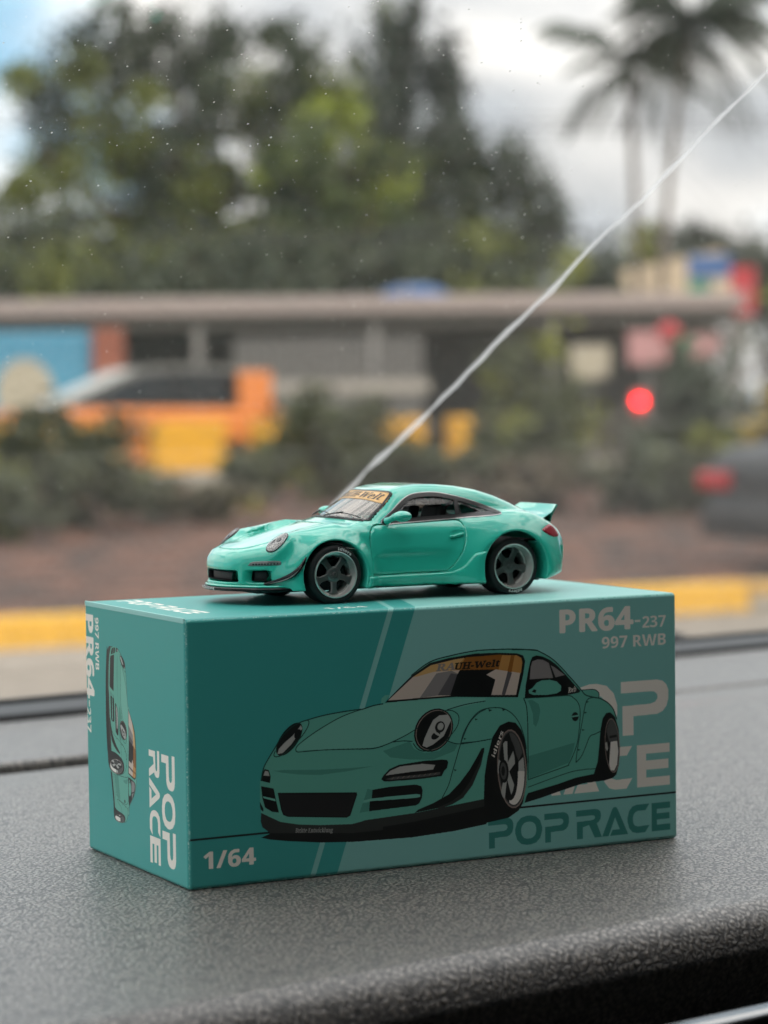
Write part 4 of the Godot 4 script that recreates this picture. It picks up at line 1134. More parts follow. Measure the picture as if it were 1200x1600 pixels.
	art_fill([63.05, 15.47, 63.06, 14.12, 62.96, 12.86, 62.76, 11.75, 62.47, 10.86, 62.11, 10.25, 61.69, 9.94, 61.24, 9.96, 60.79, 10.30, 60.37, 10.94, 59.99, 11.85, 59.69, 12.98, 59.47, 14.25, 59.35, 15.59, 59.34, 16.93, 59.44, 18.19, 59.64, 19.30, 59.93, 20.18, 60.29, 20.80, 60.71, 21.11, 61.15, 21.10, 61.60, 20.76, 62.03, 20.12, 62.40, 19.22, 62.71, 18.09, 62.93, 16.82], K)
	art_fill([60.41, 16.21, 60.10, 20.03, 60.52, 20.47, 60.96, 20.40, 61.02, 16.47], LENS)
	art_fill([60.96, 16.57, 62.13, 18.64, 62.40, 17.64, 62.51, 16.40, 61.23, 14.98], LENS)
	art_fill([61.24, 15.19, 62.28, 12.64, 62.03, 11.58, 61.65, 10.89, 60.80, 13.94], LENS)
	art_fill([60.87, 13.97, 60.34, 10.33, 59.92, 10.68, 59.58, 11.50, 60.33, 14.80], LENS)
	art_fill([60.36, 14.61, 59.00, 14.90, 58.98, 16.18, 59.15, 17.37, 60.46, 16.36], LENS)
	art_fill([61.18, 15.20, 61.17, 14.70, 61.11, 14.23, 60.99, 13.81, 60.83, 13.49, 60.63, 13.26, 60.40, 13.15, 60.16, 13.15, 59.92, 13.28, 59.70, 13.53, 59.51, 13.87, 59.35, 14.29, 59.24, 14.76, 59.19, 15.26, 59.20, 15.76, 59.26, 16.23, 59.37, 16.64, 59.54, 16.97, 59.74, 17.20, 59.96, 17.31, 60.20, 17.30, 60.44, 17.17, 60.66, 16.93, 60.86, 16.59, 61.02, 16.17, 61.12, 15.70], K)
	art_fill([60.77, 15.21, 60.77, 14.85, 60.73, 14.50, 60.65, 14.20, 60.55, 13.96, 60.42, 13.79, 60.27, 13.71, 60.12, 13.72, 59.96, 13.81, 59.82, 13.99, 59.69, 14.23, 59.59, 14.54, 59.52, 14.89, 59.48, 15.25, 59.48, 15.62, 59.52, 15.96, 59.59, 16.26, 59.70, 16.50, 59.83, 16.67, 59.97, 16.76, 60.13, 16.75, 60.28, 16.66, 60.43, 16.48, 60.56, 16.23, 60.66, 15.93, 60.73, 15.58], LENS_D)
	art_fill([60.42, 15.21, 60.40, 15.00, 60.37, 14.81, 60.32, 14.64, 60.26, 14.51, 60.18, 14.42, 60.10, 14.38, 60.01, 14.38, 59.93, 14.44, 59.86, 14.54, 59.80, 14.69, 59.75, 14.86, 59.72, 15.06, 59.71, 15.27, 59.73, 15.47, 59.76, 15.66, 59.81, 15.83, 59.87, 15.96, 59.95, 16.06, 60.03, 16.10, 60.12, 16.09, 60.20, 16.04, 60.27, 15.93, 60.33, 15.79, 60.38, 15.62, 60.41, 15.42], K)
	art_fill([78.85, 13.36, 79.64, 15.38, 79.97, 17.95, 80.30, 21.04, 80.78, 23.09, 81.56, 24.02, 82.47, 24.06, 83.38, 23.17, 84.13, 21.03, 84.40, 17.62, 84.15, 14.51, 83.58, 12.73, 82.66, 12.15, 81.12, 11.94, 79.00, 12.31], K)
	art_fill([84.37, 18.01, 84.39, 16.82, 84.31, 15.70, 84.14, 14.73, 83.89, 13.94, 83.58, 13.40, 83.22, 13.12, 82.84, 13.13, 82.45, 13.43, 82.08, 14.00, 81.76, 14.80, 81.49, 15.79, 81.30, 16.92, 81.19, 18.10, 81.18, 19.29, 81.26, 20.40, 81.42, 21.37, 81.67, 22.16, 81.98, 22.70, 82.34, 22.98, 82.72, 22.97, 83.11, 22.68, 83.47, 22.11, 83.80, 21.31, 84.07, 20.32, 84.26, 19.20], RIMC)
	art_fill([84.25, 18.01, 84.26, 16.87, 84.19, 15.81, 84.04, 14.87, 83.81, 14.12, 83.53, 13.59, 83.20, 13.33, 82.84, 13.34, 82.49, 13.63, 82.14, 14.17, 81.84, 14.94, 81.59, 15.89, 81.41, 16.96, 81.31, 18.10, 81.30, 19.23, 81.37, 20.30, 81.52, 21.23, 81.75, 21.99, 82.03, 22.51, 82.36, 22.77, 82.71, 22.76, 83.07, 22.48, 83.41, 21.94, 83.72, 21.18, 83.97, 20.23, 84.15, 19.15], LENS_D)
	art_fill([84.10, 18.02, 84.11, 16.92, 84.05, 15.89, 83.90, 14.98, 83.69, 14.25, 83.43, 13.75, 83.12, 13.49, 82.78, 13.50, 82.45, 13.78, 82.13, 14.30, 81.84, 15.05, 81.61, 15.96, 81.44, 17.00, 81.34, 18.10, 81.33, 19.20, 81.39, 20.23, 81.53, 21.13, 81.74, 21.86, 82.01, 22.37, 82.32, 22.62, 82.65, 22.61, 82.99, 22.34, 83.31, 21.82, 83.59, 21.08, 83.83, 20.16, 84.00, 19.12], K)
	art_fill([82.37, 13.61, 82.07, 14.67, 82.25, 17.00, 82.42, 18.76, 83.83, 18.84, 84.05, 16.87, 83.75, 14.54, 83.13, 13.49], WHITE)
	art_fill([81.58, 20.69, 81.78, 21.72, 82.31, 22.59, 82.92, 22.73, 83.61, 21.33, 83.84, 20.01, 83.89, 18.83, 82.11, 18.78], LENS_D)
	art_fill([82.18, 19.82, 83.72, 19.97, 83.74, 19.55, 82.24, 19.40], K)
	art_fill([81.29, 18.63, 81.65, 18.82, 81.86, 17.55, 81.64, 17.05, 81.37, 17.59], LENS)
	art_fill([75.72, 23.76, 75.70, 23.57, 75.63, 23.40, 75.53, 23.24, 75.40, 23.12, 75.25, 23.04, 75.08, 23.01, 74.91, 23.02, 74.74, 23.08, 74.59, 23.18, 74.47, 23.32, 74.37, 23.48, 74.31, 23.67, 74.29, 23.86, 74.31, 24.05, 74.38, 24.23, 74.48, 24.38, 74.61, 24.50, 74.76, 24.58, 74.93, 24.61, 75.10, 24.60, 75.27, 24.55, 75.42, 24.45, 75.55, 24.31, 75.64, 24.14, 75.70, 23.96], K)
	art_fill([74.29, 23.98, 75.75, 24.11, 75.67, 23.80, 74.34, 23.74], BODY_L)
	art_line([19.89, 21.89, 20.28, 21.59, 22.37, 21.61, 26.38, 21.53, 32.46, 21.22, 34.51, 21.16, 36.36, 21.39], 0.16, INK)
	art_line([19.83, 21.98, 20.40, 22.84, 23.62, 24.78, 27.67, 26.67, 30.52, 27.57, 32.56, 28.01], 0.16, INK)
	art_line([31.65, 21.24, 34.30, 21.12, 36.15, 21.40, 38.22, 21.99, 40.93, 22.99, 43.13, 24.03], 0.16, INK)
	art_line([38.22, 21.97, 40.29, 22.00, 42.06, 21.80], 0.16, INK)
	art_line([48.10, 26.65, 49.79, 26.63, 51.05, 25.89, 51.29, 24.85, 50.81, 23.58, 49.30, 22.01, 47.38, 20.66, 44.85, 19.92, 43.18, 20.32, 42.26, 21.41], 0.16, INK)
	art_line([48.94, 26.78, 52.56, 27.47, 56.62, 27.82], 0.16, INK)
	art_line([48.77, 21.45, 50.35, 20.85, 51.62, 20.66, 53.75, 20.75, 56.64, 20.95], 0.16, INK)
	art_line([56.71, 26.38, 55.10, 25.71, 53.37, 24.14, 52.17, 21.99, 51.40, 20.18, 50.63, 17.99, 49.86, 15.82, 49.09, 13.64, 47.79, 11.51], 0.16, INK)
	art_line([22.06, 26.88, 22.39, 26.50, 22.04, 25.53, 21.02, 24.24, 19.21, 22.57, 17.41, 21.36, 16.22, 21.09, 15.79, 21.39, 16.04, 22.09], 0.16, INK)
	art_line([51.62, 20.82, 52.22, 22.54, 53.68, 24.71, 55.43, 26.11, 57.47, 26.53, 60.08, 26.30, 62.12, 25.14, 63.56, 23.26, 64.42, 20.90, 64.84, 18.83], 0.16, INK)
	art_line([51.76, 20.81, 54.50, 20.81, 57.83, 21.07], 0.16, INK)
	art_line([64.41, 27.72, 64.94, 26.36, 65.15, 23.70, 65.19, 19.15, 65.12, 13.47], 0.18, INK)
	art_line([64.41, 27.81, 68.58, 27.73, 73.44, 27.70, 74.77, 27.13, 75.66, 26.22, 76.04, 24.85, 75.95, 22.56, 75.47, 19.34, 74.67, 17.30, 73.53, 15.37, 72.86, 15.04, 65.12, 13.28], 0.16, INK)
	art_line([75.09, 15.64, 75.22, 16.87, 75.69, 19.32, 76.40, 22.53, 76.99, 25.17, 77.45, 26.48, 78.02, 26.92], 0.16, INK)
	art_line([75.09, 15.58, 76.22, 16.60, 77.14, 18.26, 78.05, 20.02, 79.18, 20.41, 80.54, 20.89], 0.16, INK)
	art_line([78.02, 26.92, 78.91, 27.00, 79.48, 26.83], 0.16, INK)
	art_line([62.13, 36.53, 66.48, 36.25, 68.01, 35.73, 69.98, 34.66, 71.51, 33.44, 73.27, 31.71, 75.03, 29.89, 76.35, 28.47, 77.24, 27.55, 78.80, 27.06, 80.38, 26.67, 81.95, 25.80, 83.07, 24.57, 83.73, 22.79], 0.2, INK)
	art_line([13.37, 17.27, 13.62, 18.51, 14.03, 19.73, 15.04, 21.27, 16.15, 22.80, 17.26, 24.34, 19.06, 25.83, 20.86, 26.60, 22.06, 26.88, 24.87, 27.41, 28.50, 27.80, 31.75, 28.00, 32.56, 28.01, 34.61, 28.48, 36.46, 28.67], 0.2, INK)
	art_line([42.05, 33.21, 45.60, 35.28, 49.45, 36.12, 54.70, 36.74, 58.88, 36.74, 63.10, 36.56, 67.36, 36.09], 0.2, INK)
	art_line([76.35, 28.47, 78.82, 28.44, 79.71, 28.06, 80.05, 27.56, 79.97, 26.79], 0.16, INK)
	art_line([65.10, 11.95, 71.06, 13.37, 75.08, 14.11, 79.12, 14.17], 0.14, INK)
	art_fill([54.47, 24.93, 55.06, 24.74, 54.58, 24.56], INK)
	art_fill([52.18, 21.68, 52.78, 21.48, 52.30, 21.30], INK)
	art_fill([50.20, 16.36, 50.79, 16.15, 50.32, 15.98], INK)
	art_fill([57.20, 26.40, 58.01, 26.13, 57.36, 25.89], INK)
	art_fill([59.97, 26.32, 60.78, 26.05, 60.12, 25.81], INK)
	art_fill([77.32, 26.50, 77.94, 26.29, 77.44, 26.11], INK)
	art_fill([76.89, 24.57, 77.52, 24.37, 77.01, 24.19], INK)
	art_fill([76.37, 21.51, 76.99, 21.30, 76.49, 21.12], INK)
	art_fill([75.43, 18.01, 76.06, 17.80, 75.55, 17.63], INK)
# ---------------------------------------------------------------- the toy car's body as a field
# millimetres; x runs to the rear from the front axle, y up from the ground, z to the near side
class Tab:
	var d := PackedFloat32Array()
	var x0 := 0.0
	var y0 := 0.0
	var s := 1.0
	var nx := 0
	var ny := 0

	func _init(poly: PackedVector2Array, a: Vector2, b: Vector2, step: float) -> void:
		x0 = a.x; y0 = a.y; s = step
		nx = int((b.x - a.x) / s) + 2
		ny = int((b.y - a.y) / s) + 2
		d.resize(nx * ny)
		var m := poly.size()
		for iy in ny:
			for ix in nx:
				var p := Vector2(x0 + ix * s, y0 + iy * s)
				var best := 1e9
				var inside := false
				var e := poly[m - 1]
				for k in m:
					var q := poly[k]
					var w := q - e
					var t := clampf((p - e).dot(w) / w.length_squared(), 0.0, 1.0)
					best = minf(best, p.distance_squared_to(e + w * t))
					if (q.y > p.y) != (e.y > p.y) and p.x < (e.x - q.x) * (p.y - q.y) / (e.y - q.y) + q.x: inside = not inside
					e = q
				d[iy * nx + ix] = -sqrt(best) if inside else sqrt(best)

	func g(x: float, y: float) -> float:
		var fx := clampf((x - x0) / s, 0.0, nx - 1.001)
		var fy := clampf((y - y0) / s, 0.0, ny - 1.001)
		var ix := int(fx)
		var iy := int(fy)
		fx -= ix; fy -= iy
		var k := iy * nx + ix
		return lerpf(lerpf(d[k], d[k + 1], fx), lerpf(d[k + nx], d[k + nx + 1], fx), fy)

var t_plan: Tab
var t_low: Tab
var t_top: Tab
var t_side: Tab      # side window opening
var t_screen: Tab    # windscreen opening, in z and y
var t_back: Tab      # rear window opening, in z and y
var t_door: Tab
var t_hood: Tab      # in x and z
var p_door: PackedVector2Array
var p_hood: PackedVector2Array
var p_glass: PackedVector2Array
var p_screen: PackedVector2Array
var p_back: PackedVector2Array

func smax(a: float, b: float, k: float) -> float:
	var h := maxf(k - absf(a - b), 0.0) / k
	return maxf(a, b) + h * h * k * 0.25

func smin(a: float, b: float, k: float) -> float:
	var h := maxf(k - absf(a - b), 0.0) / k
	return minf(a, b) - h * h * k * 0.25

func car_tables() -> void:
	var half := P([-17.7, 0, -17.5, 1.8, -17.05, 3.6, -16.2, 5.4, -15.0, 7.2, -13.1, 9.0, -11.2, 10.5, -9.2, 11.6, -6.5, 12.5, -3, 13.0, 1, 13.15, 8, 12.95, 18, 12.95, 25, 13.1, 29, 13.6, 33, 14.0, 38, 14.1, 42, 13.6, 45, 12.7, 47.2, 11.6, 49, 10.2, 50.4, 8.4, 51.4, 6, 52.1, 3, 52.3, 0])
	var plan := half.duplicate()
	for k in range(half.size() - 2, 0, -1): plan.append(half[k] * Vector2(1, -1))
	t_plan = Tab.new(plan, Vector2(-24, -1), Vector2(58, 19), 0.4)
	var low := P([-17.2, 2.7, -17.5, 3.6, -17.65, 5.0, -17.6, 6.6, -17.25, 7.7, -16.5, 8.7, -14.9, 9.6, -12.5, 10.3, -9, 11.2, -5, 12.25, -1, 13.2, 3, 14.05, 6, 14.5, 12, 14.45, 26, 14.5, 38, 14.6, 43, 14.45, 46, 13.7, 48.6, 12.3, 50.4, 11.0, 51.6, 10.0, 52.2, 8.9, 52.2, 7.6, 51.7, 6, 51.3, 4.6, 50.7, 4.2, 48.5, 4.0, 44, 3.3, 40, 2.6, 30, 2.5, 6, 2.5, -8, 2.6])
	t_low = Tab.new(low, Vector2(-24, -1), Vector2(58, 20), 0.4)
	var top := P([2.9, 13.6, 4.6, 14.4, 9, 17.0, 12.4, 19.0, 14.0, 19.62, 16.5, 20.05, 20, 20.35, 24, 20.25, 28, 19.85, 32, 19.1, 36, 18.0, 40, 16.55, 44, 14.75, 47.5, 12.9, 49.5, 11.2, 49, 8, 3, 8])
	t_top = Tab.new(top, Vector2(-24, -1), Vector2(58, 24), 0.4)
	p_glass = smooth_poly(P([10.6, 13.75, 13.0, 15.55, 15.2, 17.15, 17.0, 18.15, 19.0, 18.62, 22.5, 18.7, 25.5, 18.2, 29, 17.3, 32.0, 16.25, 34.0, 15.5, 34.8, 15.05, 34.2, 14.72, 31, 14.5, 25, 14.25, 18, 13.95, 13.5, 13.75]), true, 4)
	t_side = Tab.new(p_glass, Vector2(6, 12), Vector2(40, 22), 0.2)
	p_screen = smooth_poly(P([-9, 2.0, -10.2, 2.7, -10.7, 3.5, -10.4, 4.4, -9.3, 8.4, -8.6, 10.4, -8.0, 10.85, -6.5, 10.7, -4, 10.3, 0, 9.95, 4, 10.3, 6.5, 10.7, 8.0, 10.85, 8.6, 10.4, 9.3, 8.4, 10.4, 4.4, 10.7, 3.5, 10.2, 2.7, 9, 2.0, 7, 1.35, 4, 0.7, 0, 0.35, -4, 0.7, -7, 1.35]), true, 3)
	t_screen = Tab.new(p_screen, Vector2(-1, -2), Vector2(17, 14), 0.2)
	p_back = smooth_poly(P([-6.6, 18.1, -4, 18.55, 0, 18.7, 4, 18.55, 6.6, 18.1, 7.2, 17.4, 7.4, 15.8, 7.0, 15.4, 4, 15.05, 0, 14.95, -4, 15.05, -7.0, 15.4, -7.4, 15.8, -7.2, 17.4]), true, 3)
	t_back = Tab.new(p_back, Vector2(-1, 12), Vector2(17, 22), 0.2)
	p_door = smooth_poly(P([7.9, 4.75, 7.75, 7, 7.75, 10, 7.95, 12.0, 8.6, 13.1, 9.6, 13.45, 12, 13.5, 18, 13.65, 24, 13.85, 25.9, 13.8, 26.7, 13.1, 26.9, 12, 26.7, 10.4, 25.8, 8, 24.3, 5.9, 23.2, 5.0, 22.2, 4.75, 15, 4.75]), true, 4)
	t_door = Tab.new(p_door, Vector2(4, 2), Vector2(30, 17), 0.2)
	p_hood = smooth_poly(P([-14.7, 0, -14.45, 2.5, -13.6, 4.8, -12, 6.1, -9, 6.9, -4, 7.9, 0, 8.6, 2.4, 9.1, 3.4, 9.0, 2.9, 7, 2.3, 4, 2.1, 0, 2.3, -4, 2.9, -7, 3.4, -9.0, 2.4, -9.1, 0, -8.6, -4, -7.9, -9, -6.9, -12, -6.1, -13.6, -4.8, -14.45, -2.5]), true, 3)
	t_hood = Tab.new(p_hood, Vector2(-17, -1), Vector2(8, 17), 0.2)

func f_solid(x: float, y: float, z: float) -> float:
	z = absf(z)
	var dz := 0.0
	if y > 8.0: dz = 0.75 * (y - 8.0) * (y - 8.0) / 30.0
	elif y < 5.0: dz = 0.35 * (5.0 - y) * (5.0 - y) / 9.0
	var a := t_plan.g(x, z + dz)
	var up := clampf((y - 6.0) * 0.25, 0.0, 1.0)
	var crown := 0.95 * z * z / 144.0
	if x > -14.0 and x < 8.0:
		var w := (x + 6.0) / (8.0 if x < -6.0 else 11.0)
		crown -= 0.45 * pow(maxf(0.0, 1.0 - w * w), 1.6) * exp(-(z - 10.0) * (z - 10.0) / 5.0)
	elif x > 24.0 and x < 47.0:
		var w := (x - 36.0) / 11.0
		crown -= 0.7 * maxf(0.0, 1.0 - w * w) * exp(-(z - 11.6) * (z - 11.6) / 5.0)
	var b := t_low.g(x, y + crown * up)
	var f := smax(a, b, 2.2)
	# the cabin
	var sh := 0.034 * z * z * clampf((20.0 - x) / 8.0, 0.0, 1.0) - 0.018 * z * z * clampf((x - 32.0) / 8.0, 0.0, 1.0)
	var yy := y - 13.0
	var wide := 12.0 - 0.38 * yy - 0.02 * yy * yy
	if x > 24.0: wide *= 1.0 - 0.0006 * (x - 24.0) * (x - 24.0)
	var g := smax((z - wide) * 0.93, t_top.g(x - sh, y), 1.8)
	f = smin(f, g, 0.8)
	# the headlamp pods
	if x < -4.0 and z > 6.0:
		var d := Vector3(x + 8.5, y - 10.2, z - 10.15)
		var q := Vector3(d.dot(Vector3(0.0513, -0.2037, 0.9777)) / 1.95, d.dot(Vector3(0.6761, 0.7276, 0.1161)) / 2.95, d.dot(Vector3(-0.7350, 0.6550, 0.1750)) / 1.15)
		f = smin(f, (q.length() - 1.0) * 1.1, 1.3)
	# the bolted-on arches
	if z > 8.0:
		if x < 14.0:
			var ry := (y - 5.0) * (1.16 if y > 5.0 else 1.0)
			var r := sqrt(x * x + ry * ry)
			var q := maxf(0.0, r - 6.6)
			var fl := smax((z - 14.6 + 0.55 * pow(q, 1.4)) * 0.82, maxf(b - 0.7, r - 10.5), 1.0)
			f = smin(f, maxf(fl, 2.5 - y), 0.9)
		elif x > 20.0:
			var rx := (x - 36.4) * (0.86 if x < 36.4 else 1.0)
			var ry := (y - 5.0) * (1.12 if y > 5.0 else 1.0)
			var r := sqrt(rx * rx + ry * ry)
			var q := maxf(0.0, r - 7.0)
			var fl := smax((z - 15.2 + 0.42 * pow(q, 1.35)) * 0.82, maxf(b - 0.6, r - 12.0), 1.0)
			f = smin(f, maxf(fl, 2.5 - y), 1.2)
	return f

func box2(x: float, y: float, x0: float, x1: float, y0: float, y1: float, r: float) -> float:
	var dx := absf(x - (x0 + x1) * 0.5) - (x1 - x0) * 0.5 + r
	var dy := absf(y - (y0 + y1) * 0.5) - (y1 - y0) * 0.5 + r
	return Vector2(maxf(dx, 0.0), maxf(dy, 0.0)).length() + minf(maxf(dx, dy), 0.0) - r

func f_open(x: float, y: float, z: float) -> float:
	z = absf(z)
	var f := f_solid(x, y, z)
	if f > 0.6: return f
	var s := f
	if y < 13.0:
		# wheel housings
		if z > 7.0 and absf(x) < 7.5: f = smax(f, -maxf(Vector2(x, y - 4.95).length() - 6.2, 8.0 - z), 0.35)
		elif z > 7.0 and absf(x - 36.3) < 8.0: f = smax(f, -maxf(Vector2(x - 36.3, y - 4.95).length() - 6.6, 8.0 - z), 0.35)
		# air intakes in the nose
		if x < -7.0 and y < 7.2:
			f = smax(f, -maxf(box2(z, y, -6.5, 6.5, 4.0, 6.05, 0.5), -s - 1.5), 0.3)
			f = smax(f, -maxf(box2(z, y, 7.5, 10.6, 4.0, 6.1, 0.5), -s - 1.2), 0.3)
		# vents behind the rear wheels
		if x > 44.0: f = smax(f, -maxf(box2(z, y, 9.0, 11.6, 5.2, 8.3, 0.5), -s - 0.9), 0.4)
	# hollow cabin and its windows
	if y > 8.5 and x > 4.0 and x < 46.0:
		f = maxf(f, -maxf(s + 0.75, 9.5 - y))
		if z > 6.0 and x < 37.0: f = maxf(f, -t_side.g(x, y))
		if x < 17.5 and z < 12.0 and y > 13.0: f = maxf(f, -maxf(t_screen.g(z, (x - 4.6) * 0.875 + (y - 14.4) * 0.484), -2.5 - (y - 14.4) * 0.875 + (x - 4.6) * 0.484))
		if x > 33.0 and z < 8.0: f = maxf(f, -t_back.g(z, y))
	# the door and the bonnet lie in shallow beds
	if z > 9.0 and x < 28.0 and x > 6.0 and y < 15.0:
		f = maxf(f, -maxf(t_door.g(x, y) - 0.03, -s - 0.4))
	if x < 6.0 and y > 7.5 and z < 11.0:
		f = maxf(f, -maxf(t_hood.g(x, z) - 0.05, -s - 0.4))
	return f

func grad(p: Vector3, open := false) -> Vector3:
	const e := 0.06
	var o := Vector3.ZERO
	for k in [Vector3(1, -1, -1), Vector3(-1, -1, 1), Vector3(-1, 1, -1), Vector3(1, 1, 1)]:
		var q: Vector3 = p + k * e
		o += k * (f_open(q.x, q.y, q.z) if open else f_solid(q.x, q.y, q.z))
	return o.normalized()

func trace(at: Vector3, dir: Vector3) -> Vector3:
	for k in 60:
		var d := f_solid(at.x, at.y, at.z)
		if absf(d) < 0.004: break
		at += dir * (d * 0.8)
	return at

# surface nets over the open body, symmetric in z
func body_mesh(cell: float) -> MB:
	var lo := Vector3(-18.6, 1.6, -17.0)
	var nz := int(ceil(17.0 / cell)) * 2 + 1
	lo.z = -(nz - 1) / 2 * cell
	var nx := int(72.5 / cell) + 2
	var ny := int(20.2 / cell) + 2
	var big := 4
	nx = int(ceil(nx / 4.0)) * 4 + 1
	ny = int(ceil(ny / 4.0)) * 4 + 1
	var val := PackedFloat32Array()
	val.resize(nx * ny * nz)
	val.fill(1.0)
	var mid := (nz - 1) / 2
	var nb := int(ceil(mid / 4.0))
	var active := PackedByteArray()
	active.resize((nx / 4 + 1) * (ny / 4 + 1) * (nb + 1))
	var reach := cell * 4.0 * 1.15
	var have := PackedByteArray()
	have.resize(nx * ny * nz)
	for bz in nb:
		for by in (ny - 1) / big:
			for bx in (nx - 1) / big:
				var c := lo + Vector3(bx * 4 + 2, by * 4 + 2, 0) * cell
				c.z = (bz * 4 + 2) * cell
				if absf(f_solid(c.x, c.y, c.z)) > reach + 2.4: continue
				if absf(f_open(c.x, c.y, c.z)) > reach: continue
				for k in range(bz * 4, mini(bz * 4 + 5, mid + 1)):
					for j in range(by * 4, by * 4 + 5):
						for i in range(bx * 4, bx * 4 + 5):
							var w := ((mid + k) * ny + j) * nx + i
							if have[w]: continue
							have[w] = 1
							var d := f_open(lo.x + i * cell, lo.y + j * cell, k * cell)
							val[w] = d
							var w2 := ((mid - k) * ny + j) * nx + i
							val[w2] = d
							have[w2] = 1
	var o := MB.new()
	var at := {}
	var sx := 1
	var sy := nx
	var szz := nx * ny
	var ids := PackedInt32Array()
	for k in nz - 1:
		for j in ny - 1:
			var row := (k * ny + j) * nx
			for i in nx - 1:
				var w := row + i
				if not have[w] or not have[w + sx + sy + szz]: continue
				var v0 := val[w]; var v1 := val[w + 1]; var v2 := val[w + sy]; var v3 := val[w + sy + 1]
				var v4 := val[w + szz]; var v5 := val[w + szz + 1]; var v6 := val[w + szz + sy]; var v7 := val[w + szz + sy + 1]
				var inside := int(v0 < 0) + int(v1 < 0) + int(v2 < 0) + int(v3 < 0) + int(v4 < 0) + int(v5 < 0) + int(v6 < 0) + int(v7 < 0)
				if inside == 0 or inside == 8: continue
				if not (have[w + 1] and have[w + sy] and have[w + szz] and have[w + sy + 1] and have[w + szz + 1] and have[w + szz + sy]): continue
				var sum := Vector3.ZERO
				var cnt := 0
				for e in [[v0, v1, 0, 0, 0, 0], [v2, v3, 0, 0, 1, 0], [v4, v5, 0, 0, 0, 1], [v6, v7, 0, 0, 1, 1], [v0, v2, 1, 0, 0, 0], [v1, v3, 1, 1, 0, 0], [v4, v6, 1, 0, 0, 1], [v5, v7, 1, 1, 0, 1], [v0, v4, 2, 0, 0, 0], [v1, v5, 2, 1, 0, 0], [v2, v6, 2, 0, 1, 0], [v3, v7, 2, 1, 1, 0]]:
					var a: float = e[0]
					var b: float = e[1]
					if (a < 0) == (b < 0): continue
					var p := Vector3(e[3], e[4], e[5])
					p[e[2]] = a / (a - b)
					sum += p
					cnt += 1
				sum = lo + (Vector3(i, j, k) + sum / cnt) * cell
				at[w] = o.v.size()
				ids.append(w)
				o.add(sum, Vector3.ZERO)
	for w in ids:
		var a := val[w] < 0
		if a != (val[w + sx] < 0) and at.has(w - sy) and at.has(w - szz) and at.has(w - sy - szz): o.quad(at[w], at[w - sy], at[w - sy - szz], at[w - szz])
		if a != (val[w + sy] < 0) and at.has(w - sx) and at.has(w - szz) and at.has(w - sx - szz): o.quad(at[w], at[w - sx], at[w - sx - szz], at[w - szz])
		if a != (val[w + szz] < 0) and at.has(w - sx) and at.has(w - sy) and at.has(w - sx - sy): o.quad(at[w], at[w - sx], at[w - sx - sy], at[w - sy])
	for k in o.v.size():
		o.n[k] = grad(o.v[k], true)
	return o

# ---------------------------------------------------------------- panels that follow the body
# a frame: columns e1, e2 and the outward direction; polygons are given in e1, e2
func frame(e1: Vector3, e2: Vector3, out: Vector3, at: Vector3) -> Transform3D:
	return Transform3D(Basis(e1, e2, out), at)

func side_frame() -> Transform3D: return frame(Vector3.RIGHT, Vector3.UP, Vector3.BACK, Vector3(0, 0, 19))
func top_frame() -> Transform3D: return frame(Vector3.RIGHT, Vector3.BACK, Vector3.UP, Vector3(0, 23, 0))
func front_frame() -> Transform3D: return frame(Vector3.BACK, Vector3.UP, Vector3.LEFT, Vector3(-24, 0, 0))
func screen_frame() -> Transform3D: return frame(Vector3.BACK, Vector3(0.875, 0.484, 0), Vector3(-0.484, 0.875, 0), Vector3(4.6, 14.4, 0) + Vector3(-0.484, 0.875, 0) * 4.0)
func rear_frame() -> Transform3D: return frame(Vector3.BACK, Vector3.UP, Vector3.RIGHT, Vector3(58, 0, 0))

func resample(p: PackedVector2Array, step: float, closed := true) -> PackedVector2Array:
	var o := PackedVector2Array()
	var m := p.size()
	for k in (m if closed else m - 1):
		var a := p[k]
		var b := p[(k + 1) % m]
		var cnt := maxi(1, int(ceil(a.distance_to(b) / step)))
		for s in cnt: o.append(a.lerp(b, float(s) / cnt))
	if not closed: o.append(p[m - 1])
	return o

func shrink(p: PackedVector2Array, d: float) -> PackedVector2Array:   # moves each point inwards by d
	var o := PackedVector2Array()
	var m := p.size()
	var sign := -1.0 if Geometry2D.is_polygon_clockwise(p) else 1.0
	for k in m:
		var d0 := (p[k] - p[(k + m - 1) % m]).normalized()
		var d1 := (p[(k + 1) % m] - p[k]).normalized()
		var w := Vector2(d0.y + d1.y, -d0.x - d1.x).normalized() * sign
		o.append(p[k] - w * d)
	return o

func on_body(fr: Transform3D, q: Vector2) -> Array:
	var p := trace(fr * Vector3(q.x, q.y, 0), -fr.basis.z)
	return [p, grad(p)]

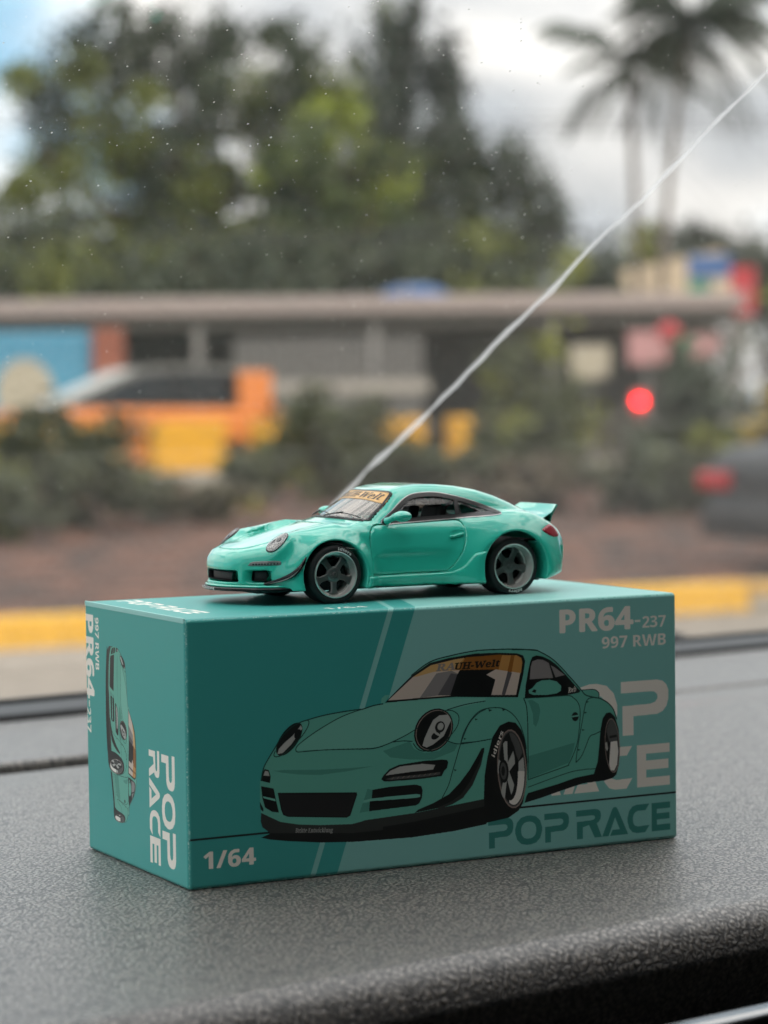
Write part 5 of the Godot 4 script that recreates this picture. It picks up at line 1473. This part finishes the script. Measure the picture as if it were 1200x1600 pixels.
# a plate: raised by off, its edge rolled down to depth below the surface
func plate(poly: PackedVector2Array, fr: Transform3D, off: float, depth: float, step := 0.45, roll := 0.12) -> MB:
	var o := MB.new()
	var edge := resample(poly, step)
	var pts := shrink(edge, roll)
	var inner := shrink(edge, roll + step * 0.45)
	var m := pts.size()
	var box := Rect2(edge[0], Vector2.ZERO)
	for q in edge: box = box.expand(q)
	var y := box.position.y + step * 0.5
	while y < box.end.y:
		var x := box.position.x + step * 0.5
		while x < box.end.x:
			if Geometry2D.is_point_in_polygon(Vector2(x, y), inner): pts.append(Vector2(x, y))
			x += step
		y += step
	var tr := Geometry2D.triangulate_delaunay(pts)
	var ring := PackedVector2Array(pts.slice(0, m))
	for q in pts:
		var h := on_body(fr, q)
		o.add(h[0] + h[1] * off, h[1])
	for k in range(0, tr.size(), 3):
		if Geometry2D.is_point_in_polygon((pts[tr[k]] + pts[tr[k + 1]] + pts[tr[k + 2]]) / 3.0, ring): o.tri(tr[k], tr[k + 1], tr[k + 2])
	# the rolled edge
	var f := o.v.size()
	for k in m:
		var h := on_body(fr, edge[k])
		var out: Vector3 = o.v[k].direction_to(h[0] + h[1] * off)
		o.n[k] = (h[1] + out * 0.45).normalized()
		o.add(h[0] + h[1] * (off - roll), (out + h[1] * 0.3).normalized())
		o.add(h[0] - h[1] * depth, out)
	for k in m:
		var t := (k + 1) % m
		o.quad(k, t, f + 2 * t, f + 2 * k)
		o.quad(f + 2 * k, f + 2 * t, f + 2 * t + 1, f + 2 * k + 1)
	return o

# a flat band along a closed outline (inwards) or an open line (centred)
func ribbon(poly: PackedVector2Array, fr: Transform3D, width: float, off: float, step := 0.4, closed := true) -> MB:
	var o := MB.new()
	var a := resample(poly, step, closed)
	var m := a.size()
	var b := shrink(a, width)
	if not closed:
		b = PackedVector2Array()
		var c := PackedVector2Array()
		for k in m:
			var d := (a[mini(k + 1, m - 1)] - a[maxi(k - 1, 0)]).normalized() * width * 0.5
			b.append(a[k] + Vector2(-d.y, d.x)); c.append(a[k] - Vector2(-d.y, d.x))
		a = c
	for k in m:
		for q in [a[k], b[k]]:
			var h := on_body(fr, q)
			o.add(h[0] + h[1] * off, h[1])
	for k in (m if closed else m - 1):
		var t := (k + 1) % m
		o.quad(2 * k, 2 * t, 2 * t + 1, 2 * k + 1)
	return o

# lettering laid on the body
func decal_text(text: String, font: Font, fr: Transform3D, a: Vector2, b: Vector2, height: float, off: float, slant := 0.0) -> MB:
	var o := MB.new()
	var base := (b - a).normalized()
	var up := Vector2(-base.y, base.x)
	var t := text_tris(text, font)
	for q in t:
		var w: Vector2 = a + base * ((q.x + slant * q.y * height / a.distance_to(b)) * a.distance_to(b)) + up * q.y * height
		var h := on_body(fr, w)
		o.add(h[0] + h[1] * off, h[1])
	for k in t.size(): o.i.append(k)
	return o

# the triangles of a text, its box stretched to 0..1 in x and y
func text_tris(text: String, font: Font) -> PackedVector2Array:
	var tm := TextMesh.new()
	tm.font = font
	tm.font_size = 48
	tm.pixel_size = 0.01
	tm.depth = 0.0
	tm.curve_step = 1.5
	tm.text = text
	var arr := tm.surface_get_arrays(0)
	var v: PackedVector3Array = arr[Mesh.ARRAY_VERTEX]
	var idx = arr[Mesh.ARRAY_INDEX]
	var o := PackedVector2Array()
	var box := Rect2(v[0].x, v[0].y, 0, 0)
	for p in v: box = box.expand(Vector2(p.x, p.y))
	if idx == null or idx.size() == 0: idx = PackedInt32Array(range(v.size()))
	for k in idx: o.append((Vector2(v[k].x, v[k].y) - box.position) / box.size)
	return o
# ---------------------------------------------------------------- the toy car
var serif: SystemFont
var sans: SystemFont

func fonts() -> void:
	serif = SystemFont.new()
	serif.font_names = PackedStringArray(["Droid Serif"])
	serif.font_weight = 700
	sans = SystemFont.new()
	sans.font_names = PackedStringArray(["Droid Sans"])
	sans.font_weight = 700

func both(called: String, b: MB, m: Material, parent: Node) -> void:   # a part and its twin on the far side
	put(called, b.done(MM), m, parent)
	put(called, b.mirrored().done(MM), m, parent)

func ellipse(c: Vector2, rx: float, ry: float, turn := 0.0, count := 28) -> PackedVector2Array:
	var o := PackedVector2Array()
	for k in count:
		o.append(c + Vector2(cos(TAU * k / count) * rx, sin(TAU * k / count) * ry).rotated(turn))
	return o

func make_wheel(car: Node3D, at: Vector3, far: bool, width: float, dish: float, text_from: float, turn: float) -> void:
	var w := node("wheel", car)
	w.position = at * MM
	w.rotation = Vector3(PI / 2, 0, 0) if not far else Vector3(-PI / 2, 0, 0)   # the outer face looks along the local y
	var tyre := lathe(P_list([3.6, -width, 4.6, -width, 5.0, -width + 0.25, 5.2, -width + 0.6, 5.22, -width * 0.5, 5.2, -0.7, 5.14, -0.4, 4.95, -0.12, 4.68, -0.02, 4.45, 0.0, 4.25, -0.06, 4.08, -0.2, 3.9, -0.5]), 72)
	for k in 60:     # tread blocks
		var a := TAU * k / 60
		tyre.merge(rbox(Vector3(-0.06, -width + 0.7, -0.18), Vector3(0.07, -0.62, 0.18), 0.05, 1), Transform3D(Basis(Vector3.UP, a), Basis(Vector3.UP, a) * Vector3(5.08, 0, 0)))
	put("tyre", tyre.done(MM), M.rubber, w)
	var rim := lathe(P_list([4.12, -0.3, 4.16, -0.08, 4.12, 0.05, 4.02, 0.1, 3.92, 0.06, 3.86, -0.08, 3.8, -0.35, 3.62, -dish + 0.1, 3.55, -dish, 3.32, -dish - 0.02, 3.28, -dish - 0.2, 3.25, -width + 0.3]), 72, 0.85)
	put("rim", rim.done(MM), M.lip, w)
	put("brake_disc", lathe(P_list([0.01, -dish - 1.3, 2.8, -dish - 1.3, 2.9, -dish - 1.4, 2.9, -dish - 1.7]), 40).done(MM), M.disc, w)
	for k in 5:
		var sp := prism(P([-0.6, 0.9, -0.52, 1.8, -0.5, 2.5, -0.62, 2.95, -0.98, 3.36, -0.5, 3.5, 0.0, 3.53, 0.5, 3.5, 0.98, 3.36, 0.62, 2.95, 0.5, 2.5, 0.52, 1.8, 0.6, 0.9]), 0.0, 0.62, 0.13)
		var t := Transform3D(Basis(Vector3.RIGHT, -PI / 2), Vector3(0, -dish - 0.42, 0))
		var s := MB.new()
		s.merge(sp, Transform3D(Basis(Vector3.UP, turn + TAU * k / 5), Vector3.ZERO) * t)
		put("spoke", s.done(MM), M.gunmetal, w)
	var hub := lathe(P_list([0.01, -dish + 0.5, 0.35, -dish + 0.5, 0.42, -dish + 0.42, 0.45, -dish + 0.28, 0.95, -dish + 0.3, 1.25, -dish + 0.24, 1.42, -dish + 0.05, 1.44, -dish - 0.5]), 30, 0.8)
	for k in 5:
		var a := TAU * (k + 0.5) / 5
		hub.merge(ball(Vector3(0.13, 0.12, 0.13), 8, 5), Transform3D(Basis(), Vector3(cos(a) * 0.82, -dish + 0.3, sin(a) * 0.82)))
	put("hub_cap", hub.done(MM), M.gunmetal, w)
	var letters := MB.new()
	var t := text_tris("idlers", sans)
	for q in t:
		var a := text_from - q.x * 0.62
		var r := 4.3 + q.y * 0.55
		letters.add(Vector3(cos(a) * r, 0.035 - maxf(0.0, r - 4.6) * 0.2, -sin(a) * r), Vector3.UP)
	for k in t.size(): letters.i.append(k)
	put("tyre_lettering", letters.done(MM), M.white_print, w)

func P_list(a: Array) -> Array:
	var o := []
	for k in range(0, a.size(), 2): o.append(Vector2(a[k], a[k + 1]))
	return o

func make_car() -> void:
	car_tables()
	var base := Basis(Vector3.UP, YAW) * Vector3(34.6, BOX_H + 0.02, -28.2)
	var car := thing("toy_car", "glossy turquoise die-cast sports car standing on the turquoise carton", "toy car", base * MM, YAW)
	var side := side_frame()
	put("body", body_mesh(0.24).done(MM), M.paint, car)
	# underside
	put("underside", rbox(Vector3(-13.5, 2.1, -10.5), Vector3(44, 3.2, 10.5), 0.3).done(MM), M.matt_black, car)
	# doors with their handles
	var door := plate(p_door, side, 0.0, 0.38, 0.42, 0.14)
	var handle := plate(smooth_poly(P([23.7, 10.75, 24.6, 10.75, 25.9, 10.95, 26.4, 11.2, 26.3, 11.5, 25.4, 11.35, 24.4, 11.15, 23.7, 11.12]), true, 3), side, 0.42, 0.1, 0.22, 0.12)
	var handle_rim := ribbon(smooth_poly(P([23.5, 11.1, 23.9, 11.75, 24.8, 12.1, 25.8, 12.15, 26.6, 11.9, 26.5, 11.3]), false, 4), side, 0.24, 0.12, 0.25, false)
	for s in 2:
		var d := put("door", (door if s == 0 else door.mirrored()).done(MM), M.paint, car)
		var h := MB.new()
		h.merge(handle); h.merge(handle_rim)
		put("door_handle", (h if s == 0 else h.mirrored()).done(MM), M.paint, d)
	put("bonnet", plate(p_hood, top_frame(), 0.0, 0.38, 0.42, 0.14).done(MM), M.paint, car)
	# side skirts
	both("side_skirt", plate(smooth_poly(P([6.35, 2.55, 6.5, 3.6, 6.6, 4.35, 8, 4.45, 15, 4.5, 22.5, 4.55, 24.6, 4.9, 26.0, 5.7, 27.1, 7.0, 27.9, 7.75, 29, 8.0, 30.0, 8.05, 29.6, 6.5, 29.5, 4.4, 29.6, 2.6, 29.0, 2.4, 20, 2.5, 10, 2.55]), true, 3), side, 0.42, 0.5, 0.42, 0.2), M.paint, car)
	# window frames, glass
	var rim_out := shrink(p_glass, -0.24)
	both("window_trim", ribbon(rim_out, side, 0.13, 0.08), M.chrome, car)
	both("window_frame", ribbon(shrink(p_glass, -0.12), side, 0.72, 0.04), M.seal, car)
	both("window_frame", ribbon(P([26.15, 14.3, 26.75, 18.0]), side, 0.85, 0.0, 0.3, false), M.seal, car)
	both("window_frame", ribbon(P([12.6, 13.8, 14.2, 16.2]), side, 0.5, -0.05, 0.3, false), M.seal, car)
	both("side_window", plate(shrink(p_glass, 0.2), side, -0.18, 0.3, 0.8, 0.02), M.car_glass, car)
	var ff := front_frame()
	var sf := screen_frame()
	var ws := put("windscreen", plate(shrink(p_screen, 0.1), sf, -0.1, 0.22, 0.7, 0.02).done(MM), M.glare_plastic, car)
	put("windscreen_frame", ribbon(shrink(p_screen, 0.06), sf, 0.36, 0.1).done(MM), M.seal, car)
	var strip := smooth_poly(P([-9.2, 7.95, -8.6, 10.0, -8.0, 10.55, -4, 10.1, 0, 9.75, 4, 10.1, 8.0, 10.55, 8.6, 10.0, 9.2, 7.95, 5, 7.3, 0, 6.9, -5, 7.3]), true, 3)
	put("banner", plate(strip, sf, 0.0, 0.03, 0.6, 0.02).done(MM), M.banner, ws)
	var tt0 := text_tris("RAUH-Welt", serif)
	var bl := MB.new()
	for q in tt0:
		var z := (q.x - 0.5) * 15.0 + 0.5 * q.y
		var h := on_body(sf, Vector2(z, 7.35 + 0.0145 * z * z + q.y * 1.85))
		bl.add(h[0] + h[1] * 0.05, h[1])
	for k in tt0.size(): bl.i.append(k)
	put("banner_lettering", bl.done(MM), M.ink, ws)
	var rf := rear_frame()
	put("rear_window", plate(shrink(p_back, 0.1), rf, -0.05, 0.2, 0.8, 0.02).done(MM), M.car_glass, car)
	put("rear_window_frame", ribbon(shrink(p_back, -0.15), rf, 0.6, 0.05).done(MM), M.seal, car)
	# wipers
	for q in [[Vector2(1.0, 0.9), Vector2(5.0, 2.3), Vector2(9.3, 2.7)], [Vector2(-8.0, 2.3), Vector2(-4, 2.2), Vector2(0.2, 1.3)]]:
		var pts := []
		for k in 9:
			var t := k / 8.0
			var a: Vector2 = q[0].lerp(q[1], t).lerp(q[1].lerp(q[2], t), t)
			var h := on_body(sf, a)
			pts.append(h[0] + h[1] * (0.25 + 0.2 * sin(t * PI)))
		var wiper := tube(pts, 0.1, 6)
		var arm := []
		for k in 5:
			var t := k / 4.0
			var h := on_body(sf, Vector2(lerpf(q[0].x - 0.6, q[1].x, t), lerpf(0.3 + 0.025 * q[0].x * q[0].x, q[1].y - 0.3, t)))
			arm.append(h[0] + h[1] * (0.35 + 0.35 * t))
		wiper.merge(tube(arm, 0.12, 6))
		put("wiper", wiper.done(MM), M.seal, car)
	put("cowl_grille", ribbon(smooth_poly(P([-10.4, 2.5, -9, 1.75, -7, 1.1, -4, 0.45, 0, 0.1, 4, 0.45, 7, 1.1, 9, 1.75, 10.4, 2.5]), false, 4), sf, 0.4, 0.03, 0.4, false).done(MM), M.matt_black, car)
	# headlights
	var out := Vector3(-0.7350, 0.6550, 0.1750).normalized()
	var e2 := (Vector3(0.62, 0.78, 0.13) - out * out.dot(Vector3(0.62, 0.78, 0.13))).normalized()
	var e1 := e2.cross(out)
	var hf := frame(e1, e2, out, Vector3(-8.5, 10.2, 10.15) + out * 9.0)
	var lamp := ellipse(Vector2(0.0, 0.0), 1.5, 2.5, 0.06, 32)
	for s in 2:
		var b := plate(lamp, hf, 0.05, 0.3, 0.35, 0.1)
		var l := put("headlight", (b if s == 0 else b.mirrored()).done(MM), M.seal, car)
		b = plate(ellipse(Vector2(0.1, 0.05), 1.22, 2.2, 0.06), hf, 0.13, 0.1, 0.3, 0.08)
		put("reflector", (b if s == 0 else b.mirrored()).done(MM), M.reflector, l)
		var ring := ribbon(ellipse(Vector2(0.1, 0.05), 1.28, 2.26, 0.06), hf, 0.16, 0.2, 0.3)
		ring.merge(ribbon(ellipse(Vector2(0.22, 0.45), 0.85, 1.0), hf, 0.16, 0.2, 0.25))
		ring.merge(ribbon(ellipse(Vector2(0.0, -1.2), 0.55, 0.5), hf, 0.12, 0.2, 0.2))
		put("headlight_ring", (ring if s == 0 else ring.mirrored()).done(MM), M.chrome, l)
		var eye := MB.new()
		var h := on_body(hf, Vector2(0.22, 0.45))
		eye.merge(ball(Vector3(0.5, 0.55, 0.2), 14, 8), Transform3D(Basis(e1, e2, out), h[0] + h[1] * 0.12))
		h = on_body(hf, Vector2(-0.55, -0.5))
		eye.merge(ball(Vector3(0.28, 0.75, 0.12), 12, 6), Transform3D(Basis(e1, e2, out), h[0] + h[1] * 0.12))
		put("projector", (eye if s == 0 else eye.mirrored()).done(MM), M.dark_lens, l)
		b = plate(ellipse(Vector2(0.06, 0.0), 1.36, 2.36, 0.06), hf, 0.36, 0.2, 0.35, 0.12)
		put("lamp_lens", (b if s == 0 else b.mirrored()).done(MM), M.car_glass, l)
	# lamp strips above the intakes, grilles, badge
	var ffz := frame(Vector3(0.55, 0, 0.835).normalized(), Vector3.UP, Vector3(-0.835, 0, 0.55).normalized(), Vector3(-11.6, 0, 10.2) + Vector3(-0.835, 0, 0.55) * 10.0)
	var strip2 := plate(smooth_poly(P([-2.7, 6.85, -2.9, 7.2, -2.5, 7.55, -1.5, 7.72, 1.6, 7.82, 2.6, 7.7, 2.7, 7.3, 2.2, 7.0]), true, 3), ffz, 0.05, 0.3, 0.3, 0.06)
	var dots := MB.new()
	for k in 9:
		var h := on_body(ffz, Vector2(-2.1 + k * 0.52, 7.18 + k * 0.02))
		dots.merge(ball(Vector3(0.2, 0.17, 0.12), 8, 5), Transform3D(Basis(ffz.basis.x, Vector3.UP, ffz.basis.z), h[0] + h[1] * 0.05))
	for s in 2:
		var l := put("fog_lamp", (strip2 if s == 0 else strip2.mirrored()).done(MM), M.grey_plate, car)
		put("led", (dots if s == 0 else dots.mirrored()).done(MM), M.dark_lens, l)
	put("grille", plate(P([-5.3, 4.25, 5.3, 4.25, 5.6, 5.85, -5.6, 5.85]), ff, -1.25, 0.3, 0.5, 0.02).done(MM), M.mesh_grille, car)
	both("grille", plate(P([8.45, 4.2, 10.1, 4.2, 10.45, 5.2, 10.2, 5.95, 8.6, 5.95]), ff, -0.95, 0.3, 0.4, 0.02), M.mesh_grille, car)
	# splitter under the nose
	var lip := PackedVector2Array()
	var deck := PackedVector2Array()
	for q in [[-18.0, 0], [-17.8, 2.2], [-17.25, 4.2], [-16.3, 6.4], [-14.9, 8.5], [-13.6, 10.6], [-11.2, 12.2], [-8.6, 13.2], [-6.3, 13.9]]:
		lip.append(Vector2(q[0], q[1])); deck.append(Vector2(q[0] + 0.3, q[1] * 0.985))
	for a in [lip, deck]:
		for k in range(a.size() - 1, 0, -1): a.append(a[k] * Vector2(1, -1))
	var flat := Transform3D(Basis(Vector3.RIGHT, Vector3.BACK, Vector3.DOWN), Vector3.ZERO)
	var sp := MB.new()
	sp.merge(prism(lip, -3.05, -2.45, 0.12), flat)
	var spl := put("splitter", sp.done(MM), M.gloss_black, car)
	var sp2 := MB.new()
	sp2.merge(prism(deck, -3.5, -3.07, 0.15), flat)
	put("splitter_top", sp2.done(MM), M.paint, spl)
	var script := MB.new()
	var tt := text_tris("Dritte Entwicklung", serif)
	for q in tt:
		var z: float = -5.6 + q.x * 7.5
		var x := -18.05 + 0.06 * absf(z) + 0.026 * z * z
		script.add(Vector3(x - 0.02, 2.52 + q.y * 0.5, z), Vector3(-1, 0, 0.2 * signf(z)).normalized())
	for k in tt.size(): script.i.append(k)
	put("splitter_lettering", script.done(MM), M.white_print, spl)
	# canards
	var can := smooth_poly(P([-11.7, 4.0, -10.2, 4.55, -8.4, 5.6, -7.0, 6.9, -5.9, 8.35, -5.75, 8.2, -6.3, 6.9, -7.3, 5.5, -8.6, 4.5, -10.2, 3.95, -11.4, 3.75]), true, 3)
	both("canard", plate(can, side, 0.5, 0.2, 0.3, 0.1), M.gloss_black, car)
	both("canard", plate(smooth_poly(P([-11.0, 3.95, -9.8, 4.25, -8.4, 4.95, -7.2, 6.1, -6.6, 7.0, -7.35, 5.75, -8.6, 4.6, -10.0, 4.05]), true, 2), side, 0.56, 0.2, 0.25, 0.04), M.grey_plate, car)
	# mirrors
	for s in 2:
		var mr := MB.new()
		mr.merge(ball(Vector3(1.7, 0.97, 1.75), 24, 16), Transform3D(Basis(Vector3.UP, -0.3), Vector3(12.9, 15.0, 15.2)))
		mr.merge(tube([Vector3(11.4, 14.05, 12.0), Vector3(11.7, 14.4, 12.9), Vector3(12.2, 14.9, 14.0)], [0.7, 0.5, 0.7], 12))
		put("mirror", (mr if s == 0 else mr.mirrored()).done(MM), M.paint, car)
	var lint := []
	for k in 15:
		var w := k / 14.0
		lint.append(Vector3(-6.0 + 1.0 * w + 0.25 * sin(w * 9.0), 12.1 + 1.3 * w + 0.2 * cos(w * 8.0), -10.2 + 0.3 * sin(w * 6.0)))
	put("lint", tube(lint, 0.035, 5).done(MM), M.cage, car)
	# tail lights, duck tail, exhaust
	var tf := frame(Vector3(0.84, 0, -0.54), Vector3.UP, Vector3(0.54, 0, 0.84), Vector3(45.2, 0, 12.3) + Vector3(0.54, 0, 0.84) * 9.0)
	var tail := plate(smooth_poly(P([-3.1, 11.45, -1.6, 12.1, 0.2, 12.5, 1.6, 12.0, 2.6, 10.9, 2.9, 10.25, 1.2, 10.0, -1.0, 10.3]), true, 3), tf, 0.12, 0.3, 0.3, 0.15)
	both("tail_light", tail, M.red_lens, car)
	var duck := []
	for r in [[45.2, 13.9, 9.6], [46.2, 14.1, 9.3], [47.4, 14.2, 8.8], [48.6, 14.55, 8.2], [49.6, 15.15, 7.3], [50.45, 15.75, 6.7], [50.7, 15.8, 6.6], [50.75, 15.6, 6.65], [49.8, 14.7, 7.2], [48.7, 13.6, 7.9], [48.0, 12.6, 8.5], [47.4, 11.6, 8.9]]:
		var row := []
		for k in 25:
			var t: float = -1.0 + k / 12.0
			row.append(Vector3(r[0] - 0.5 * t * t * clampf((r[0] - 44.0) / 5.0, 0.0, 1.0), r[1] - 0.55 * t * t * clampf((47.5 - r[0]) / 2.0, 0.0, 1.0) , r[2] * t))
		duck.append(row)
	var tailwing := sheet(duck)
	for s in [0, 24]:
		var pts := []
		for r in duck: pts.append(r[s])
		var mid := Vector3(48.4, 14.0, pts[4].z * 1.0)
		var nn := Vector3(0, 0.1, signf(pts[0].z)).normalized()
		var f := tailwing.v.size()
		tailwing.add(mid, nn)
		for p in pts: tailwing.add(p, nn)
		for k in pts.size() - 1: tailwing.tri(f, f + 1 + k, f + 2 + k)
	put("duck_tail", tailwing.done(MM), M.paint, car)
	# cabin
	put("cabin_floor", rbox(Vector3(7, 9.2, -10.4), Vector3(44, 9.7, 10.4), 0.1).done(MM), M.matt_black, car)
	put("dashboard", rbox(Vector3(8.0, 9.6, -10.2), Vector3(12.6, 13.4, 10.2), 0.9).done(MM), M.matt_black, car)
	for z in [-5.2, 5.2]:
		var st := rbox(Vector3(17, 9.6, z - 3.4), Vector3(24, 11.6, z + 3.4), 0.8)
		st.merge(rbox(Vector3(-1.1, 0, -3.3), Vector3(1.1, 5.6, 3.3), 0.9), Transform3D(Basis(Vector3.BACK, -0.28), Vector3(23.5, 11, z)))
		st.merge(rbox(Vector3(-0.8, 5.4, -1.5), Vector3(0.8, 7.3, 1.5), 0.6), Transform3D(Basis(Vector3.BACK, -0.28), Vector3(23.3, 11, z)))
		put("seat", st.done(MM), M.seat, car)
	var wheel := MB.new()
	var loop := []
	for k in 25: loop.append(Vector3(0, cos(TAU * k / 24) * 2.0, sin(TAU * k / 24) * 2.0))
	wheel.merge(tube(loop, 0.25, 8, false), Transform3D(Basis(Vector3.BACK, -0.4), Vector3(14.2, 13.4, -5.2)))
	put("steering_wheel", wheel.done(MM), M.matt_black, car)
	var cage := MB.new()
	for z in [-9.0, 9.0]:
		cage.merge(tube([Vector3(28, 9.6, z), Vector3(28, 15, z), Vector3(28, 17.5, z * 0.86), Vector3(28, 18.5, z * 0.6)], 0.3, 8))
		cage.merge(tube([Vector3(28, 17.6, z * 0.8), Vector3(38, 12, z * 0.9)], 0.3, 8))
	cage.merge(tube([Vector3(28, 18.5, -5.4), Vector3(28, 18.5, 5.4)], 0.3, 8))
	cage.merge(tube([Vector3(28, 17.6, 7.2), Vector3(28, 10, -8.5)], 0.3, 8))
	put("roll_cage", cage.done(MM), M.cage, car)
	# wheels
	make_wheel(car, Vector3(0.15, 5.1, 14.2), false, 5.2, 1.0, deg_to_rad(84), PI)
	make_wheel(car, Vector3(36.35, 5.1, 14.15), false, 6.0, 2.0, deg_to_rad(-70), PI + 0.15)
	make_wheel(car, Vector3(0.15, 5.1, -14.2), true, 5.2, 1.0, deg_to_rad(84), PI)
	make_wheel(car, Vector3(36.35, 5.1, -14.15), true, 6.0, 2.0, deg_to_rad(70), PI)

func car_materials() -> void:
	var p := mat("paint", c8(50, 190, 166), 0.28)
	p.clearcoat_enabled = true
	p.clearcoat = 1.0
	p.clearcoat_roughness = 0.06
	mat("rubber", c8(24, 24, 25), 0.72)
	var l := mat("lip", c8(236, 233, 228), 0.2, 0.65)
	mat("gunmetal", c8(116, 115, 113), 0.28, 0.6)
	mat("disc", c8(12, 12, 13), 0.6, 0.3)
	mat("white_print", c8(225, 224, 220), 0.5)
	mat("matt_black", c8(20, 20, 21), 0.7)
	mat("gloss_black", c8(16, 16, 17), 0.25)
	mat("grey_plate", c8(120, 120, 118), 0.4)
	mat("seal", c8(14, 14, 15), 0.3)
	mat("chrome", c8(150, 150, 150), 0.2, 1.0)
	mat("reflector", c8(168, 166, 162), 0.3, 0.5)
	mat("dark_lens", c8(40, 40, 42), 0.12)
	mat("seat", c8(26, 26, 27), 0.6)
	mat("cage", c8(120, 120, 118), 0.35)
	mat("banner", c8(226, 178, 112), 0.3)
	mat("ink", c8(28, 25, 24), 0.4)
	mat("red_lens", c8(150, 32, 44), 0.12)
	var mg := mat("mesh_grille", c8(18, 18, 19), 0.5)
	var cp := mat("glare_plastic", Color(0.86, 0.84, 0.8, 0.34), 0.04)  # milky tint paints the sky's reflection into the toy's windscreen
	cp.transparency = BaseMaterial3D.TRANSPARENCY_ALPHA
	var g := mat("car_glass", Color(0.03, 0.03, 0.035, 0.22), 0.03)
	g.transparency = BaseMaterial3D.TRANSPARENCY_ALPHA
